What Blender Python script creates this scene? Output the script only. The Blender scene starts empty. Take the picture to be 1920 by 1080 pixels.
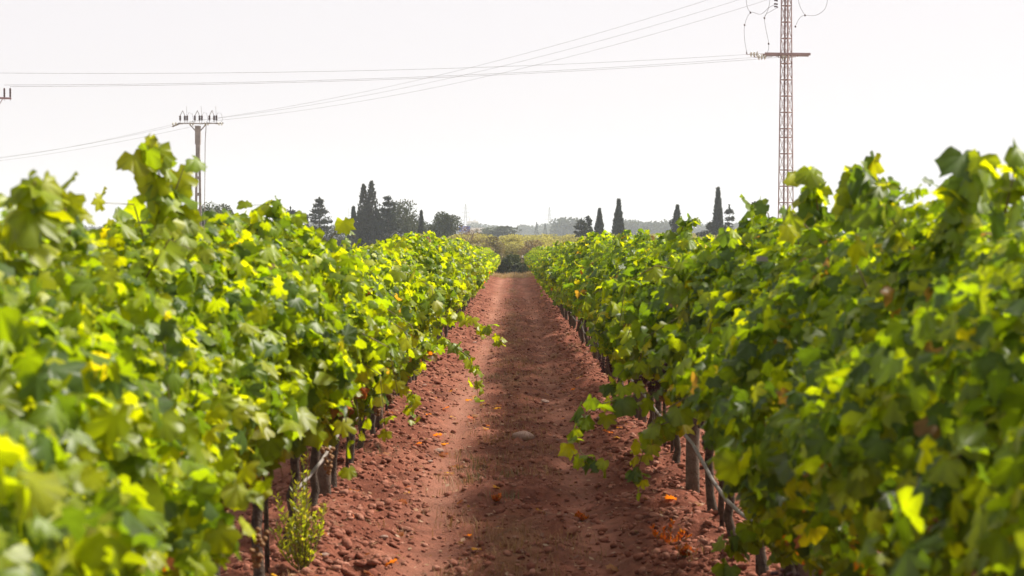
import bpy, math, random
import numpy as np
from mathutils import Vector, Matrix, Euler

# ------------------------------------------------------------------ camera, sky, sun, exposure
sc = bpy.context.scene
COL = sc.collection
R = math.radians
EYE = 1.71                      # camera height in metres
FPX = 3600.0                    # focal length in pixels of the 1920 wide photograph
cam_d = bpy.data.cameras.new('camera')
cam_d.sensor_width = 36.0
cam_d.lens = FPX / 1920 * 36.0
cam_d.clip_start = 0.1
cam_d.clip_end = 9000
cam_d.dof.use_dof = True
cam_d.dof.focus_distance = 32.0
cam_d.dof.aperture_fstop = 6.3
cam_d.dof.aperture_blades = 9
cam = bpy.data.objects.new('camera', cam_d)
COL.objects.link(cam)
cam.location = (0, 0, EYE)
cam.rotation_euler = (R(90) - math.atan((540 - 462) / FPX), 0, 0)
sc.camera = cam

SUN_EL, SUN_AZ = 50.0, 64.0     # azimuth clockwise from +Y (the way the camera looks)
world = bpy.data.worlds.new('World')
sc.world = world
world.use_nodes = True
wn = world.node_tree
wn.nodes.clear()
w_out = wn.nodes.new('ShaderNodeOutputWorld')
w_bg = wn.nodes.new('ShaderNodeBackground')
w_sky = wn.nodes.new('ShaderNodeTexSky')
w_sky.sky_type = 'NISHITA'
w_sky.sun_disc = False
w_sky.sun_elevation = R(SUN_EL)
w_sky.sun_rotation = R(SUN_AZ)
w_sky.dust_density = 5.0
w_sky.air_density = 1.0
w_sky.ozone_density = 1.0
w_hs = wn.nodes.new('ShaderNodeMix')
w_hs.data_type = 'RGBA'
w_hs.inputs[0].default_value = 0.90           # milky veil over the whole sky
w_hs.inputs[7].default_value = (5.3, 5.0, 5.14, 1)
w_bg.inputs['Strength'].default_value = 0.1
wn.links.new(w_sky.outputs[0], w_hs.inputs[6])
wn.links.new(w_hs.outputs[2], w_bg.inputs['Color'])
wn.links.new(w_bg.outputs[0], w_out.inputs['Surface'])

sun_d = bpy.data.lights.new('sun', 'SUN')
sun_d.energy = 5.0
sun_d.angle = R(10.0)
sun_d.color = (1.0, 0.93, 0.82)
sun = bpy.data.objects.new('sun', sun_d)
COL.objects.link(sun)
sdir = Vector((math.sin(R(SUN_AZ)) * math.cos(R(SUN_EL)), math.cos(R(SUN_AZ)) * math.cos(R(SUN_EL)), math.sin(R(SUN_EL))))
sun.rotation_euler = sdir.to_track_quat('Z', 'Y').to_euler()
sun.location = sdir * 60

sc.view_settings.view_transform = 'Standard'
sc.view_settings.look = 'None'
sc.view_settings.gamma = 1
sc.view_settings.exposure = 0.82
sc.render.engine = 'CYCLES'
cy = sc.cycles
cy.use_denoising = True
cy.max_bounces = 7
cy.diffuse_bounces = 4
cy.glossy_bounces = 2
cy.transmission_bounces = 4
cy.volume_bounces = 1
cy.transparent_max_bounces = 6
cy.sample_clamp_indirect = 6.0
cy.caustics_reflective = False
cy.caustics_refractive = False

random.seed(7)
rng = np.random.default_rng(7)

# ------------------------------------------------------------------ helpers
def at(px, py, d):
    """a point d metres ahead that the photograph shows at pixel (px, py)"""
    return Vector(((px - 960) / FPX * d, d, EYE - (py - 462) / FPX * d))

def tag(o, label=None, cat=None, group=None, kind=None):
    if label: o['label'] = label
    if cat: o['category'] = cat
    if group: o['group'] = group
    if kind: o['kind'] = kind
    return o

def empty(name, loc=(0, 0, 0), rz=0.0):
    o = bpy.data.objects.new(name, None)
    o.empty_display_size = 0.2
    COL.objects.link(o)
    o.location = loc
    o.rotation_euler = (0, 0, rz)
    return o

def mesh_obj(name, me, parent=None, loc=None, rot=None):
    o = bpy.data.objects.new(name, me)
    COL.objects.link(o)
    if parent is not None: o.parent = parent
    if loc is not None: o.location = loc
    if rot is not None: o.rotation_euler = rot
    return o

def np_mesh(name, V, F, mat, smooth=False, tint=None, dry=None):
    """V (n,3), F (m,k) with one k"""
    V = np.asarray(V, dtype=np.float32); F = np.asarray(F, dtype=np.int32)
    me = bpy.data.meshes.new(name)
    m, k = F.shape
    me.vertices.add(len(V)); me.vertices.foreach_set('co', V.ravel())
    me.loops.add(m * k); me.loops.foreach_set('vertex_index', F.ravel())
    me.polygons.add(m)
    me.polygons.foreach_set('loop_start', np.arange(0, m * k, k, dtype=np.int32))
    if smooth: me.polygons.foreach_set('use_smooth', np.ones(m, dtype=bool))
    if tint is not None:
        a = me.attributes.new('tint', 'FLOAT_COLOR', 'POINT')
        t = np.ones((len(V), 4), dtype=np.float32); t[:, :3] = tint
        a.data.foreach_set('color', t.ravel())
    me.update(calc_edges=True)
    if mat is not None: me.materials.append(mat)
    return me

class MB:
    """collects solid pieces of ONE part"""
    def __init__(self): self.v = []; self.f = []
    def add(self, V, F):
        b = len(self.v); self.v += [tuple(p) for p in V]; self.f += [[i + b for i in q] for q in F]
    def box(self, c, s, rot=None):
        x, y, z = s[0] / 2, s[1] / 2, s[2] / 2
        P = [Vector(p) for p in ((-x,-y,-z),(x,-y,-z),(x,y,-z),(-x,y,-z),(-x,-y,z),(x,-y,z),(x,y,z),(-x,y,z))]
        if rot is not None: P = [rot @ p for p in P]
        self.add([p + Vector(c) for p in P], [(0,3,2,1),(4,5,6,7),(0,1,5,4),(1,2,6,5),(2,3,7,6),(3,0,4,7)])
    def bar(self, a, b, w, h=None):
        a, b = Vector(a), Vector(b); h = h or w
        d = b - a; L = d.length
        q = d.to_track_quat('Z', 'Y').to_matrix()
        self.box((a + b) / 2, (w, h, L), q)
    def tube(self, pts, rad, n=7, cap=True):
        pts = [Vector(p) for p in pts]
        rad = [rad] * len(pts) if not hasattr(rad, '__len__') else rad
        V = []; F = []
        for i, p in enumerate(pts):
            t = (pts[min(i + 1, len(pts) - 1)] - pts[max(i - 1, 0)]).normalized()
            u = t.cross(Vector((0.31, 0.95, 0.02) if abs(t.y) < 0.9 else (1, 0, 0))).normalized(); w = t.cross(u)
            for k in range(n):
                a = 2 * math.pi * k / n
                V.append(p + (u * math.cos(a) + w * math.sin(a)) * rad[i])
        for i in range(len(pts) - 1):
            for k in range(n):
                a, b = i * n + k, i * n + (k + 1) % n
                F.append((a, b, b + n, a + n))
        if cap: F += [tuple(range(n))[::-1], tuple(range((len(pts) - 1) * n, len(pts) * n))]
        self.add(V, F)
    def lathe(self, c, prof, n=10, rot=None):
        c = Vector(c); V = []; F = []
        for r, z in prof:
            for k in range(n):
                a = 2 * math.pi * k / n; p = Vector((r * math.cos(a), r * math.sin(a), z))
                V.append(c + (rot @ p if rot is not None else p))
        m = len(prof)
        for i in range(m - 1):
            for k in range(n): F.append((i*n+k, i*n+(k+1)%n, (i+1)*n+(k+1)%n, (i+1)*n+k))
        F += [tuple(range(n))[::-1], tuple(range((m-1)*n, m*n))]
        self.add(V, F)
    def mesh(self, name, mat, smooth=False):
        me = bpy.data.meshes.new(name); me.from_pydata(self.v, [], self.f); me.update()
        if smooth: me.polygons.foreach_set('use_smooth', [True] * len(me.polygons))
        me.materials.append(mat); return me
    def build(self, name, mat, parent=None, smooth=False, loc=None):
        return mesh_obj(name, self.mesh(name, mat, smooth), parent, loc)

# value noise -----------------------------------------------------------------
def _hash(ix, iy, seed):
    h = (ix.astype(np.int64) * 374761393 + iy.astype(np.int64) * 668265263 + seed * 1442695041) & 0xffffffff
    h = ((h ^ (h >> 13)) * 1274126177) & 0xffffffff
    return ((h ^ (h >> 16)) & 0xffffff) / float(0xffffff)
def vnoise(x, y, seed=0):
    x = np.asarray(x, dtype=np.float64); y = np.asarray(y, dtype=np.float64)
    ix, iy = np.floor(x), np.floor(y); fx, fy = x - ix, y - iy
    fx = fx * fx * (3 - 2 * fx); fy = fy * fy * (3 - 2 * fy)
    a = _hash(ix, iy, seed); b = _hash(ix + 1, iy, seed); c = _hash(ix, iy + 1, seed); d = _hash(ix + 1, iy + 1, seed)
    return (a * (1 - fx) + b * fx) * (1 - fy) + (c * (1 - fx) + d * fx) * fy     # 0..1

# materials ---------------------------------------------------------------------
def new_mat(name):
    m = bpy.data.materials.new(name); m.use_nodes = True
    nt = m.node_tree; nt.nodes.clear()
    out = nt.nodes.new('ShaderNodeOutputMaterial')
    return m, nt, out
def N(nt, kind, **kw):
    n = nt.nodes.new(kind)
    for k, v in kw.items(): setattr(n, k, v)
    return n
def noise(nt, scale, detail=4, vec=None, rough=0.55):
    n = N(nt, 'ShaderNodeTexNoise'); n.inputs['Scale'].default_value = scale; n.inputs['Detail'].default_value = detail
    n.inputs['Roughness'].default_value = rough
    if vec is not None: nt.links.new(vec, n.inputs['Vector'])
    return n
def ramp(nt, src, stops):
    r = N(nt, 'ShaderNodeValToRGB'); e = r.color_ramp.elements
    e[0].position, e[0].color = stops[0][0], (*stops[0][1], 1); e[1].position, e[1].color = stops[-1][0], (*stops[-1][1], 1)
    for p, c in stops[1:-1]:
        x = e.new(p); x.color = (*c, 1)
    nt.links.new(src, r.inputs[0]); return r
def simple(name, c0, c1, scale=6.0, rough=0.8, bump=0.0, metal=0.0, bscale=None, spec=0.3):
    m, nt, out = new_mat(name)
    b = N(nt, 'ShaderNodeBsdfPrincipled'); tc = N(nt, 'ShaderNodeTexCoord')
    n = noise(nt, scale, 5, tc.outputs['Object'])
    r = ramp(nt, n.outputs[0], [(0.3, c0), (0.7, c1)])
    nt.links.new(r.outputs[0], b.inputs['Base Color'])
    b.inputs['Roughness'].default_value = rough; b.inputs['Metallic'].default_value = metal
    b.inputs['Specular IOR Level'].default_value = spec
    if bump:
        bp = N(nt, 'ShaderNodeBump'); bp.inputs['Strength'].default_value = bump; bp.inputs['Distance'].default_value = 0.02
        n2 = noise(nt, bscale or scale * 4, 6, tc.outputs['Object'])
        nt.links.new(n2.outputs[0], bp.inputs['Height']); nt.links.new(bp.outputs[0], b.inputs['Normal'])
    nt.links.new(b.outputs[0], out.inputs['Surface'])
    return m

def leaf_material(name, source, transl=0.55, rough=0.40, spec=0.28, tr_gain=(2.62, 2.42, 0.34)):
    """thin leaf: gloss and diffuse in front, light passing through; source 'object' or 'tint'"""
    m, nt, out = new_mat(name)
    if source == 'object':
        oi = N(nt, 'ShaderNodeObjectInfo'); va = N(nt, 'ShaderNodeAttribute', attribute_name='tint')
        vm = N(nt, 'ShaderNodeMix', data_type='RGBA', blend_type='MULTIPLY'); vm.inputs[0].default_value = 1.0
        nt.links.new(oi.outputs['Color'], vm.inputs[6]); nt.links.new(va.outputs['Color'], vm.inputs[7]); col = vm.outputs[2]
    else:
        at_ = N(nt, 'ShaderNodeAttribute', attribute_name='tint'); col = at_.outputs['Color']
    tc = N(nt, 'ShaderNodeTexCoord')
    n = noise(nt, 18.0 if source == 'tint' else 3.0, 3, tc.outputs['Object'])
    mul = N(nt, 'ShaderNodeMix', data_type='RGBA', blend_type='MULTIPLY'); mul.inputs[0].default_value = 1.0
    rr = ramp(nt, n.outputs[0], [(0.3, (0.78, 0.8, 0.75)), (0.7, (1.15, 1.12, 1.1))])
    nt.links.new(col, mul.inputs[6]); nt.links.new(rr.outputs[0], mul.inputs[7])
    b = N(nt, 'ShaderNodeBsdfPrincipled'); b.inputs['Roughness'].default_value = rough; b.inputs['Specular IOR Level'].default_value = spec
    nt.links.new(mul.outputs[2], b.inputs['Base Color'])
    t = N(nt, 'ShaderNodeBsdfTranslucent')
    g = N(nt, 'ShaderNodeMix', data_type='RGBA', blend_type='MULTIPLY'); g.inputs[0].default_value = 1.0
    g.inputs[7].default_value = (*tr_gain, 1); nt.links.new(mul.outputs[2], g.inputs[6]); nt.links.new(g.outputs[2], t.inputs['Color'])
    mx = N(nt, 'ShaderNodeMixShader'); mx.inputs[0].default_value = transl
    nt.links.new(b.outputs[0], mx.inputs[1]); nt.links.new(t.outputs[0], mx.inputs[2])
    nt.links.new(mx.outputs[0], out.inputs['Surface'])
    return m

M = {}
M['leaf'] = leaf_material('vine_leaf', 'object')
M['leafmass'] = leaf_material('vine_foliage', 'tint')
M['treeleaf'] = leaf_material('tree_foliage', 'tint', transl=0.18, rough=0.6, spec=0.25, tr_gain=(1.8, 1.8, 0.7))
M['orchleaf'] = leaf_material('orchard_foliage', 'tint', transl=0.4, rough=0.7, spec=0.15, tr_gain=(1.5, 1.5, 0.8))
M['bark'] = simple('vine_bark', (0.035, 0.024, 0.018), (0.13, 0.09, 0.065), 30, 0.9, 0.9)
M['cane'] = simple('vine_cane', (0.10, 0.10, 0.03), (0.20, 0.14, 0.05), 14, 0.6, 0.2)
M['treebark'] = simple('tree_bark', (0.05, 0.038, 0.03), (0.12, 0.095, 0.075), 8, 0.9, 0.6)
M['wood'] = simple('weathered_wood', (0.07, 0.05, 0.038), (0.18, 0.13, 0.10), 18, 0.9, 0.6)
M['hose'] = simple('grey_plastic_hose', (0.17, 0.14, 0.125), (0.27, 0.24, 0.22), 9, 0.6, 0.1)
M['wire'] = simple('steel_wire', (0.16, 0.15, 0.15), (0.26, 0.25, 0.25), 10, 0.5, 0, 0.5)
M['conductor'] = simple('line_conductor', (0.16, 0.15, 0.16), (0.22, 0.21, 0.22), 1, 0.7)
M['steel'] = simple('painted_lattice_steel', (0.24, 0.17, 0.16), (0.36, 0.26, 0.25), 2.2, 0.7, 0.1)
M['galv'] = simple('grey_steel', (0.20, 0.18, 0.18), (0.33, 0.30, 0.29), 3, 0.6, 0.1, 0.2)
M['concrete'] = simple('pole_concrete', (0.18, 0.16, 0.155), (0.30, 0.27, 0.26), 4, 0.9, 0.4)
M['ceramic'] = simple('brown_ceramic', (0.045, 0.02, 0.02), (0.08, 0.04, 0.035), 6, 0.35)
M['grape'] = simple('dark_grape', (0.028, 0.010, 0.016), (0.085, 0.024, 0.03), 25, 0.4)
M['drygrape'] = simple('withered_grape', (0.16, 0.07, 0.03), (0.30, 0.17, 0.07), 25, 0.7)
def glassy():
    m, nt, out = new_mat('pale_insulator_glass')
    b = N(nt, 'ShaderNodeBsdfPrincipled'); b.inputs['Base Color'].default_value = (0.86, 0.86, 0.78, 1)
    b.inputs['Roughness'].default_value = 0.12; b.inputs['Transmission Weight'].default_value = 0.45; b.inputs['IOR'].default_value = 1.3
    nt.links.new(b.outputs[0], out.inputs['Surface']); return m
M['glass'] = glassy()
M['white'] = simple('white_paint', (0.72, 0.72, 0.72), (0.82, 0.81, 0.8), 3, 0.6)
M['offwhite'] = simple('pale_render', (0.60, 0.60, 0.61), (0.72, 0.71, 0.70), 0.4, 0.8)
M['blue'] = simple('blue_board', (0.035, 0.075, 0.42), (0.06, 0.11, 0.52), 0.6, 0.5)
M['pane'] = simple('window_glass', (0.07, 0.09, 0.11), (0.12, 0.14, 0.16), 0.6, 0.15, spec=0.6)

def soil():
    m, nt, out = new_mat('red_soil')
    tc = N(nt, 'ShaderNodeTexCoord'); b = N(nt, 'ShaderNodeBsdfPrincipled')
    n1 = noise(nt, 0.9, 6, tc.outputs['Object'], 0.65)
    r1 = ramp(nt, n1.outputs[0], [(0.30, (0.110, 0.036, 0.022)), (0.5, (0.200, 0.068, 0.042)), (0.72, (0.29, 0.120, 0.078))])
    n2 = noise(nt, 9, 9, tc.outputs['Object'], 0.75)
    r2 = ramp(nt, n2.outputs[0], [(0.32, (0.5, 0.46, 0.46)), (0.52, (1, 1, 1)), (0.7, (1.45, 1.5, 1.5))])
    mu = N(nt, 'ShaderNodeMix', data_type='RGBA', blend_type='MULTIPLY'); mu.inputs[0].default_value = 1
    nt.links.new(r1.outputs[0], mu.inputs[6]); nt.links.new(r2.outputs[0], mu.inputs[7])
    # wear: the attribute tint carries wheel tracks (dusty, paler), litter strip and the fields beyond
    a = N(nt, 'ShaderNodeAttribute', attribute_name='tint')
    sep = N(nt, 'ShaderNodeSeparateColor'); nt.links.new(a.outputs['Color'], sep.inputs[0])
    mt = N(nt, 'ShaderNodeMix', data_type='RGBA'); mt.inputs[7].default_value = (0.31, 0.145, 0.10, 1)
    nt.links.new(sep.outputs[0], mt.inputs[0]); nt.links.new(mu.outputs[2], mt.inputs[6])
    mg = N(nt, 'ShaderNodeMix', data_type='RGBA'); nt.links.new(sep.outputs[1], mg.inputs[0]); nt.links.new(mt.outputs[2], mg.inputs[6])
    n3 = noise(nt, 0.15, 6, tc.outputs['Object'])
    r3 = ramp(nt, n3.outputs[0], [(0.3, (0.16, 0.13, 0.05)), (0.55, (0.27, 0.20, 0.09)), (0.75, (0.20, 0.19, 0.07))])
    nt.links.new(r3.outputs[0], mg.inputs[7])
    nt.links.new(mg.outputs[2], b.inputs['Base Color']); b.inputs['Roughness'].default_value = 0.95; b.inputs['Specular IOR Level'].default_value = 0.1
    bp = N(nt, 'ShaderNodeBump'); bp.inputs['Strength'].default_value = 0.8; bp.inputs['Distance'].default_value = 0.03
    n4 = noise(nt, 45, 6, tc.outputs['Object'], 0.7); nt.links.new(n4.outputs[0], bp.inputs['Height']); nt.links.new(bp.outputs[0], b.inputs['Normal'])
    nt.links.new(b.outputs[0], out.inputs['Surface']); return m
M['soil'] = soil()
M['clod'] = simple('red_clod', (0.16, 0.052, 0.032), (0.33, 0.140, 0.095), 7, 0.95, 0.7, spec=0.1)
def island(m, c0, c1):
    nt = m.node_tree; b = [n for n in nt.nodes if n.type == 'BSDF_PRINCIPLED'][0]; old = b.inputs['Base Color'].links[0].from_socket
    g = N(nt, 'ShaderNodeNewGeometry'); r = ramp(nt, g.outputs['Random Per Island'], [(0.0, c0), (0.6, (1, 1, 1)), (1.0, c1)])
    mu = N(nt, 'ShaderNodeMix', data_type='RGBA', blend_type='MULTIPLY'); mu.inputs[0].default_value = 1
    nt.links.new(old, mu.inputs[6]); nt.links.new(r.outputs[0], mu.inputs[7]); nt.links.new(mu.outputs[2], b.inputs['Base Color'])
island(M['clod'], (.72, .64, .64), (1.25, 1.5, 1.6))
M['stone'] = simple('pale_stone', (0.27, 0.15, 0.115), (0.44, 0.31, 0.26), 9, 0.9, 0.6, spec=0.2)

# ------------------------------------------------------------------ ground
ROW_X = 1.2
ROW_END = 97.0
def ground_z(x, y):
    x = np.asarray(x, dtype=np.float64); y = np.asarray(y, dtype=np.float64)
    rise = 0.20 * np.clip((y - 40) / 56, 0, 1) ** 1.5
    fall = np.clip((y - 101) / 14, 0, 1); rise = rise * (1 - fall)
    near = np.clip((125 - y) / 20, 0, 1)
    xr = (x + 1.2) % 2.4 - 1.2                                # repeats for the neighbouring lanes
    bank = 0.10 * np.exp(-((np.abs(xr) - 1.2) / 0.38) ** 2)
    wob = 0.10 * (vnoise(y * 0.22, y * 0 + 3, 5) - 0.5)
    trk = -0.035 * (np.exp(-((xr + 0.47 + wob) / 0.17) ** 2) + np.exp(-((xr - 0.52 + wob) / 0.17) ** 2))
    soft = 1 - 0.75 * (np.exp(-((xr + 0.47 + wob) / 0.2) ** 2) + 0.6 * np.exp(-((xr - 0.52 + wob) / 0.2) ** 2))
    bumps = (vnoise(x * 3, y * 3, 1) - 0.5) * 0.075 + (vnoise(x * 8, y * 8, 2) - 0.5) * 0.065 + (vnoise(x * 19, y * 19, 3) - 0.5) * 0.042
    return rise + near * (bank + trk + bumps * soft)

def axis(parts): return np.unique(np.concatenate(parts))
gx = axis([np.array([-3000, -1500, -700, -300, -120, -60, -30, -18, -11.0]), np.linspace(-7, -2.0, 40), np.arange(-2.0, 2.0, 0.033), np.linspace(2.0, 7, 40),
           np.array([11, 18, 30, 60, 120, 300, 700, 1500, 3000.0])])
gy = axis([np.array([-30, -10, 0, 4.0]), np.geomspace(6.5, 102, 640), np.array([104, 107, 110, 113, 116, 120, 125, 130, 150, 200, 300, 500, 900, 1500, 2500, 4000.0])])
GX, GY = np.meshgrid(gx, gy)
GZ = ground_z(GX, GY)
nx, ny = len(gx), len(gy)
idx = np.arange(nx * ny).reshape(ny, nx)
GF = np.stack([idx[:-1, :-1], idx[:-1, 1:], idx[1:, 1:], idx[1:, :-1]], -1).reshape(-1, 4)
xr = (GX + 1.2) % 2.4 - 1.2
wob = 0.10 * (vnoise(GY * 0.22, GY * 0 + 3, 5) - 0.5)
track = np.clip(np.exp(-((xr + 0.47 + wob) / 0.19) ** 2) * 0.85 + np.exp(-((xr - 0.52 + wob) / 0.18) ** 2) * 0.5, 0, 1)
track = track * (0.25 + 0.9 * vnoise(GX * 1.5, GY * 0.7, 9)) * (GY < 100)
fields = np.clip((GY - 93.5 + 3 * (vnoise(GX, GY, 8) - 0.5)) / 3, 0, 1)
fields = np.maximum(fields, 0.22 * np.exp(-((xr - 0.02) / 0.2) ** 2) * np.clip(vnoise(GX * 2 + 5, GY * 0.45, 12) * 1.9 - 0.7, 0, 1))
gt = np.stack([track, fields, np.zeros_like(track)], -1).reshape(-1, 3)
ground = mesh_obj('ground', np_mesh('ground', np.stack([GX, GY, GZ], -1).reshape(-1, 3), GF, M['soil'], True, gt))
tag(ground, 'bare red clay ground with a dusty wheel track between the vine rows', kind='structure')

# hill on the horizon at the right, and low ridge
def ridge(name, pts, depth, mat):
    """ a long hill: crest points (x, y, height) with slopes to both sides"""
    V = []; F = []
    n = len(pts); prof = [(-1, 0), (-0.7, .25), (-.4, .65), (-.15, .95), (0, 1), (.2, .93), (.5, .55), (1, 0)]
    for i, (x, y, h) in enumerate(pts):
        for a, b in prof: V.append((x, y + a * depth, h * b - 0.5))
    k = len(prof)
    for i in range(n - 1):
        for j in range(k - 1): F.append((i*k+j, (i+1)*k+j, (i+1)*k+j+1, i*k+j+1))
    me = bpy.data.meshes.new(name); me.from_pydata(V, [], F); me.update(); me.materials.append(mat)
    me.polygons.foreach_set('use_smooth', [True] * len(me.polygons))
    return mesh_obj(name, me)
M['hill'] = simple('wooded_hill', (0.035, 0.05, 0.03), (0.07, 0.085, 0.05), 0.01, 1.0)
hp = []
for i in range(50):
    x = 250 + i * 40
    h = 58 * math.exp(-((x - 840) / 330) ** 2) + 50 * math.exp(-((x - 1500) / 300) ** 2) + 6 * random.random()
    hp.append((x, 3500, h))
tag(ridge('hill', hp, 300, M['hill']), 'faint blue wooded hill on the horizon at the right', kind='structure')

# ------------------------------------------------------------------ vine leaf shapes
VEINS = {}
def leaf_shape(seed, fine=True):
    r_ = random.Random(seed)
    key = [(0, .60), (14, .50), (27, .40), (40, .50), (56, .56), (70, .50), (84, .40), (98, .46), (114, .47), (134, .42), (156, .36), (172, .16)]
    if not fine: key = [(0, .60), (28, .40), (56, .55), (86, .40), (116, .48), (156, .34)]
    pts = [(a, r) for a, r in key] + [(-a, r) for a, r in key[1:]][::-1]
    V = [(0, 0, 0.05)]; sk = r_.uniform(-.14, .14); deep = r_.uniform(.75, 1.18)
    pts = [(a, r * (deep if r == .40 else 1)) for a, r in pts]
    f1, f2 = r_.uniform(0.1, 1.1), r_.uniform(-0.2, 0.9)
    for a, r in pts:
        rr = r * r_.uniform(.82, 1.12) * (1.0 + sk * math.sin(math.radians(a))); t = math.radians(a + r_.uniform(-4, 4))
        x, y = rr * math.sin(t), rr * math.cos(t)
        z = -f1 * x * x * 1.2 - f2 * y * abs(y) * 0.7 + r_.uniform(-.10, .10)
        V.append((x * 1.05, y + 0.1, z))
    n = len(V) - 1
    F = [(0, 1 + (i + 1) % n, 1 + i) for i in range(n)]
    VA = np.array(V, dtype=np.float32); VEINS[id(VA)] = np.array([1.45] + [1.12 if r > .45 else 0.80 for a, r in pts], dtype=np.float32)
    return VA, np.array(F, dtype=np.int32)
LEAF_FINE = [leaf_shape(i) for i in range(14)]
LEAF_COARSE = [leaf_shape(20 + i, False) for i in range(8)]
LEAF_MESH = [np_mesh('leaf', V, F, M['leaf'], True, np.repeat(VEINS[id(V)][:, None], 3, 1)) for V, F in LEAF_FINE]

def frames(nrm, tip):
    """rotation matrices: local z = normal, local y = tip direction made perpendicular"""
    nrm = nrm / np.linalg.norm(nrm, axis=1, keepdims=True)
    y = tip - nrm * np.sum(tip * nrm, 1, keepdims=True); y /= np.linalg.norm(y, axis=1, keepdims=True) + 1e-9
    x = np.cross(y, nrm)
    return np.stack([x, y, nrm], axis=2)

def scatter(shapes, pos, Rm, size, tint, name, mat, smooth=True):
    Vs, Fs, Ts = [], [], []; b = 0
    which = rng.integers(0, len(shapes), len(pos))
    for k, (V, F) in enumerate(shapes):
        s = np.where(which == k)[0]
        if not len(s): continue
        W = np.einsum('nij,mj->nmi', Rm[s] * size[s, None, None], V) + pos[s, None, :]
        m = len(V)
        Vs.append(W.reshape(-1, 3)); Fs.append((F[None] + (np.arange(len(s)) * m)[:, None, None] + b).reshape(-1, F.shape[1]))
        tv = np.repeat(tint[s], m, axis=0)
        if id(V) in VEINS: tv = tv * np.tile(VEINS[id(V)], len(s))[:, None]
        Ts.append(tv); b += len(s) * m
    return np_mesh(name, np.concatenate(Vs), np.concatenate(Fs), mat, smooth, np.concatenate(Ts))

PAL = np.array([[0.064, 0.108, 0.022], [0.120, 0.178, 0.012], [0.178, 0.228, 0.009], [0.24, 0.272, 0.008], [0.32, 0.29, 0.010], [0.30, 0.10, 0.025], [0.20, 0.12, 0.05]])
def leaf_colours(n, z, sunlit=1.0):
    p = np.array([0.15, 0.32, 0.36, 0.16, 0.008, 0.001, 0.006]) if sunlit >= 1 else np.array([0.34, 0.36, 0.22, 0.07, 0.008, 0.001, 0.01])  # second mix is darker and cooler: the right row's shade put into leaf colour
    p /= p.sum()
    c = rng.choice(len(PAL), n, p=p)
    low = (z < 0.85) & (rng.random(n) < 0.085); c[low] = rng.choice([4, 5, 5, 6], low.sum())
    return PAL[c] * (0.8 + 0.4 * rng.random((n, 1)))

def canopy(n, y0, half, inner, seed, hscale=1.0, drop=0.0):
    """leaf positions for one vine around the row line; x across (inner = sign of the path side), y along from y0"""
    y = rng.uniform(-half - 0.12, half + 0.12, n)
    Y = y + y0
    top = (1.575 + (0.06 * np.clip(1.6 - np.abs(Y - 10) / 3, 0, 1) if inner < 0 else 0) + 0.02 * np.clip((13 - Y) / 6, 0, 1) - 0.03 * np.clip((5.2 - Y), 0, 1) + 0.34 * (vnoise(Y * 1.1, Y * 0, seed) - 0.35)) * hscale
    bot = 0.60 + 0.34 * (vnoise(Y * 0.9, Y * 0 + 7, seed) - 0.5)
    bot = bot + 0.06 * (Y > 8) + (0.12 * ((Y > 7.5) & (Y < 13.5)) if inner < 0 else 0)
    bot = bot - drop
    u = rng.random(n); z = bot + (top - bot) * (u ** 0.9)
    q = (z - bot) / (top - bot)
    prof = 0.13 + 0.30 * np.sin(np.clip(q * 1.06 + 0.0, 0, 1) * math.pi) ** 0.8
    side = np.where(rng.random(n) < 0.58, inner, -inner)
    lump = 0.5 + 1.1 * vnoise(Y * 2.1 + 11, z * 2.6 + 40 * (side > 0), seed + 1)
    fr = rng.random(n) ** 0.42
    x = side * prof * lump * fr
    hole = vnoise(Y * 2.6 + 3, z * 3.2 + 90 * (side > 0), seed + 2)
    keep = (hole > 0.20) | (rng.random(n) < 0.3)
    nrm = np.stack([side * (0.62 * fr) + rng.normal(0, .5, n), rng.normal(0, .6, n) - 0.12, 0.30 + 0.7 * q ** 3 + rng.normal(0, .48, n)], 1)
    tip = np.stack([side * 0.35 + rng.normal(0, .45, n), rng.normal(0, .55, n), -1.0 + rng.normal(0, .4, n)], 1)
    size = (0.05 + 0.085 * rng.random(n) ** 1.15) * (1.0 - 0.30 * q ** 4)
    pos = np.stack([x, y, z], 1)
    shell = x * inner + 0.35 * (z - 1.1) - 0.05 * y + 0.08 * rng.random(n)
    return pos[keep], nrm[keep], tip[keep], size[keep], shell[keep]

def cane_leaves(path, n, up):
    """leaves alternating along a cane path (list of Vectors)"""
    P = np.array([tuple(p) for p in path]); t = np.linspace(0.06, 1.0, n)
    s = t * (len(P) - 1); i = np.minimum(s.astype(int), len(P) - 2); f = (s - i)[:, None]
    pos = P[i] * (1 - f) + P[i + 1] * f
    pos = pos + rng.normal(0, .022, (n, 3))
    ph = np.arange(n) * 2.6 + rng.normal(0, .5, n)
    nrm = np.stack([np.cos(ph) * .7, -0.45 + np.sin(ph) * .5, 0.5 + rng.normal(0, .3, n)], 1)
    tip = np.stack([np.cos(ph), np.sin(ph) * .6, -0.7 + rng.normal(0, .3, n)], 1)
    return pos, nrm, tip, (0.135 - 0.06 * t ** 2) * rng.uniform(.75, 1.1, n)

def add_leaf_objects(parent, pos, nrm, tip, size, tint):
    Rm = frames(nrm, tip)
    k = rng.integers(0, len(LEAF_MESH), len(pos))
    for i in range(len(pos)):
        o = bpy.data.objects.new('leaf', LEAF_MESH[k[i]])
        COL.objects.link(o); o.parent = parent
        m = Matrix(Rm[i].tolist())
        o.rotation_mode = 'QUATERNION'; o.rotation_quaternion = m.to_quaternion()
        o.location = pos[i].tolist(); s = float(size[i]); o.scale = (s, s, s)
        o.color = (*tint[i].tolist(), 1)

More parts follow.
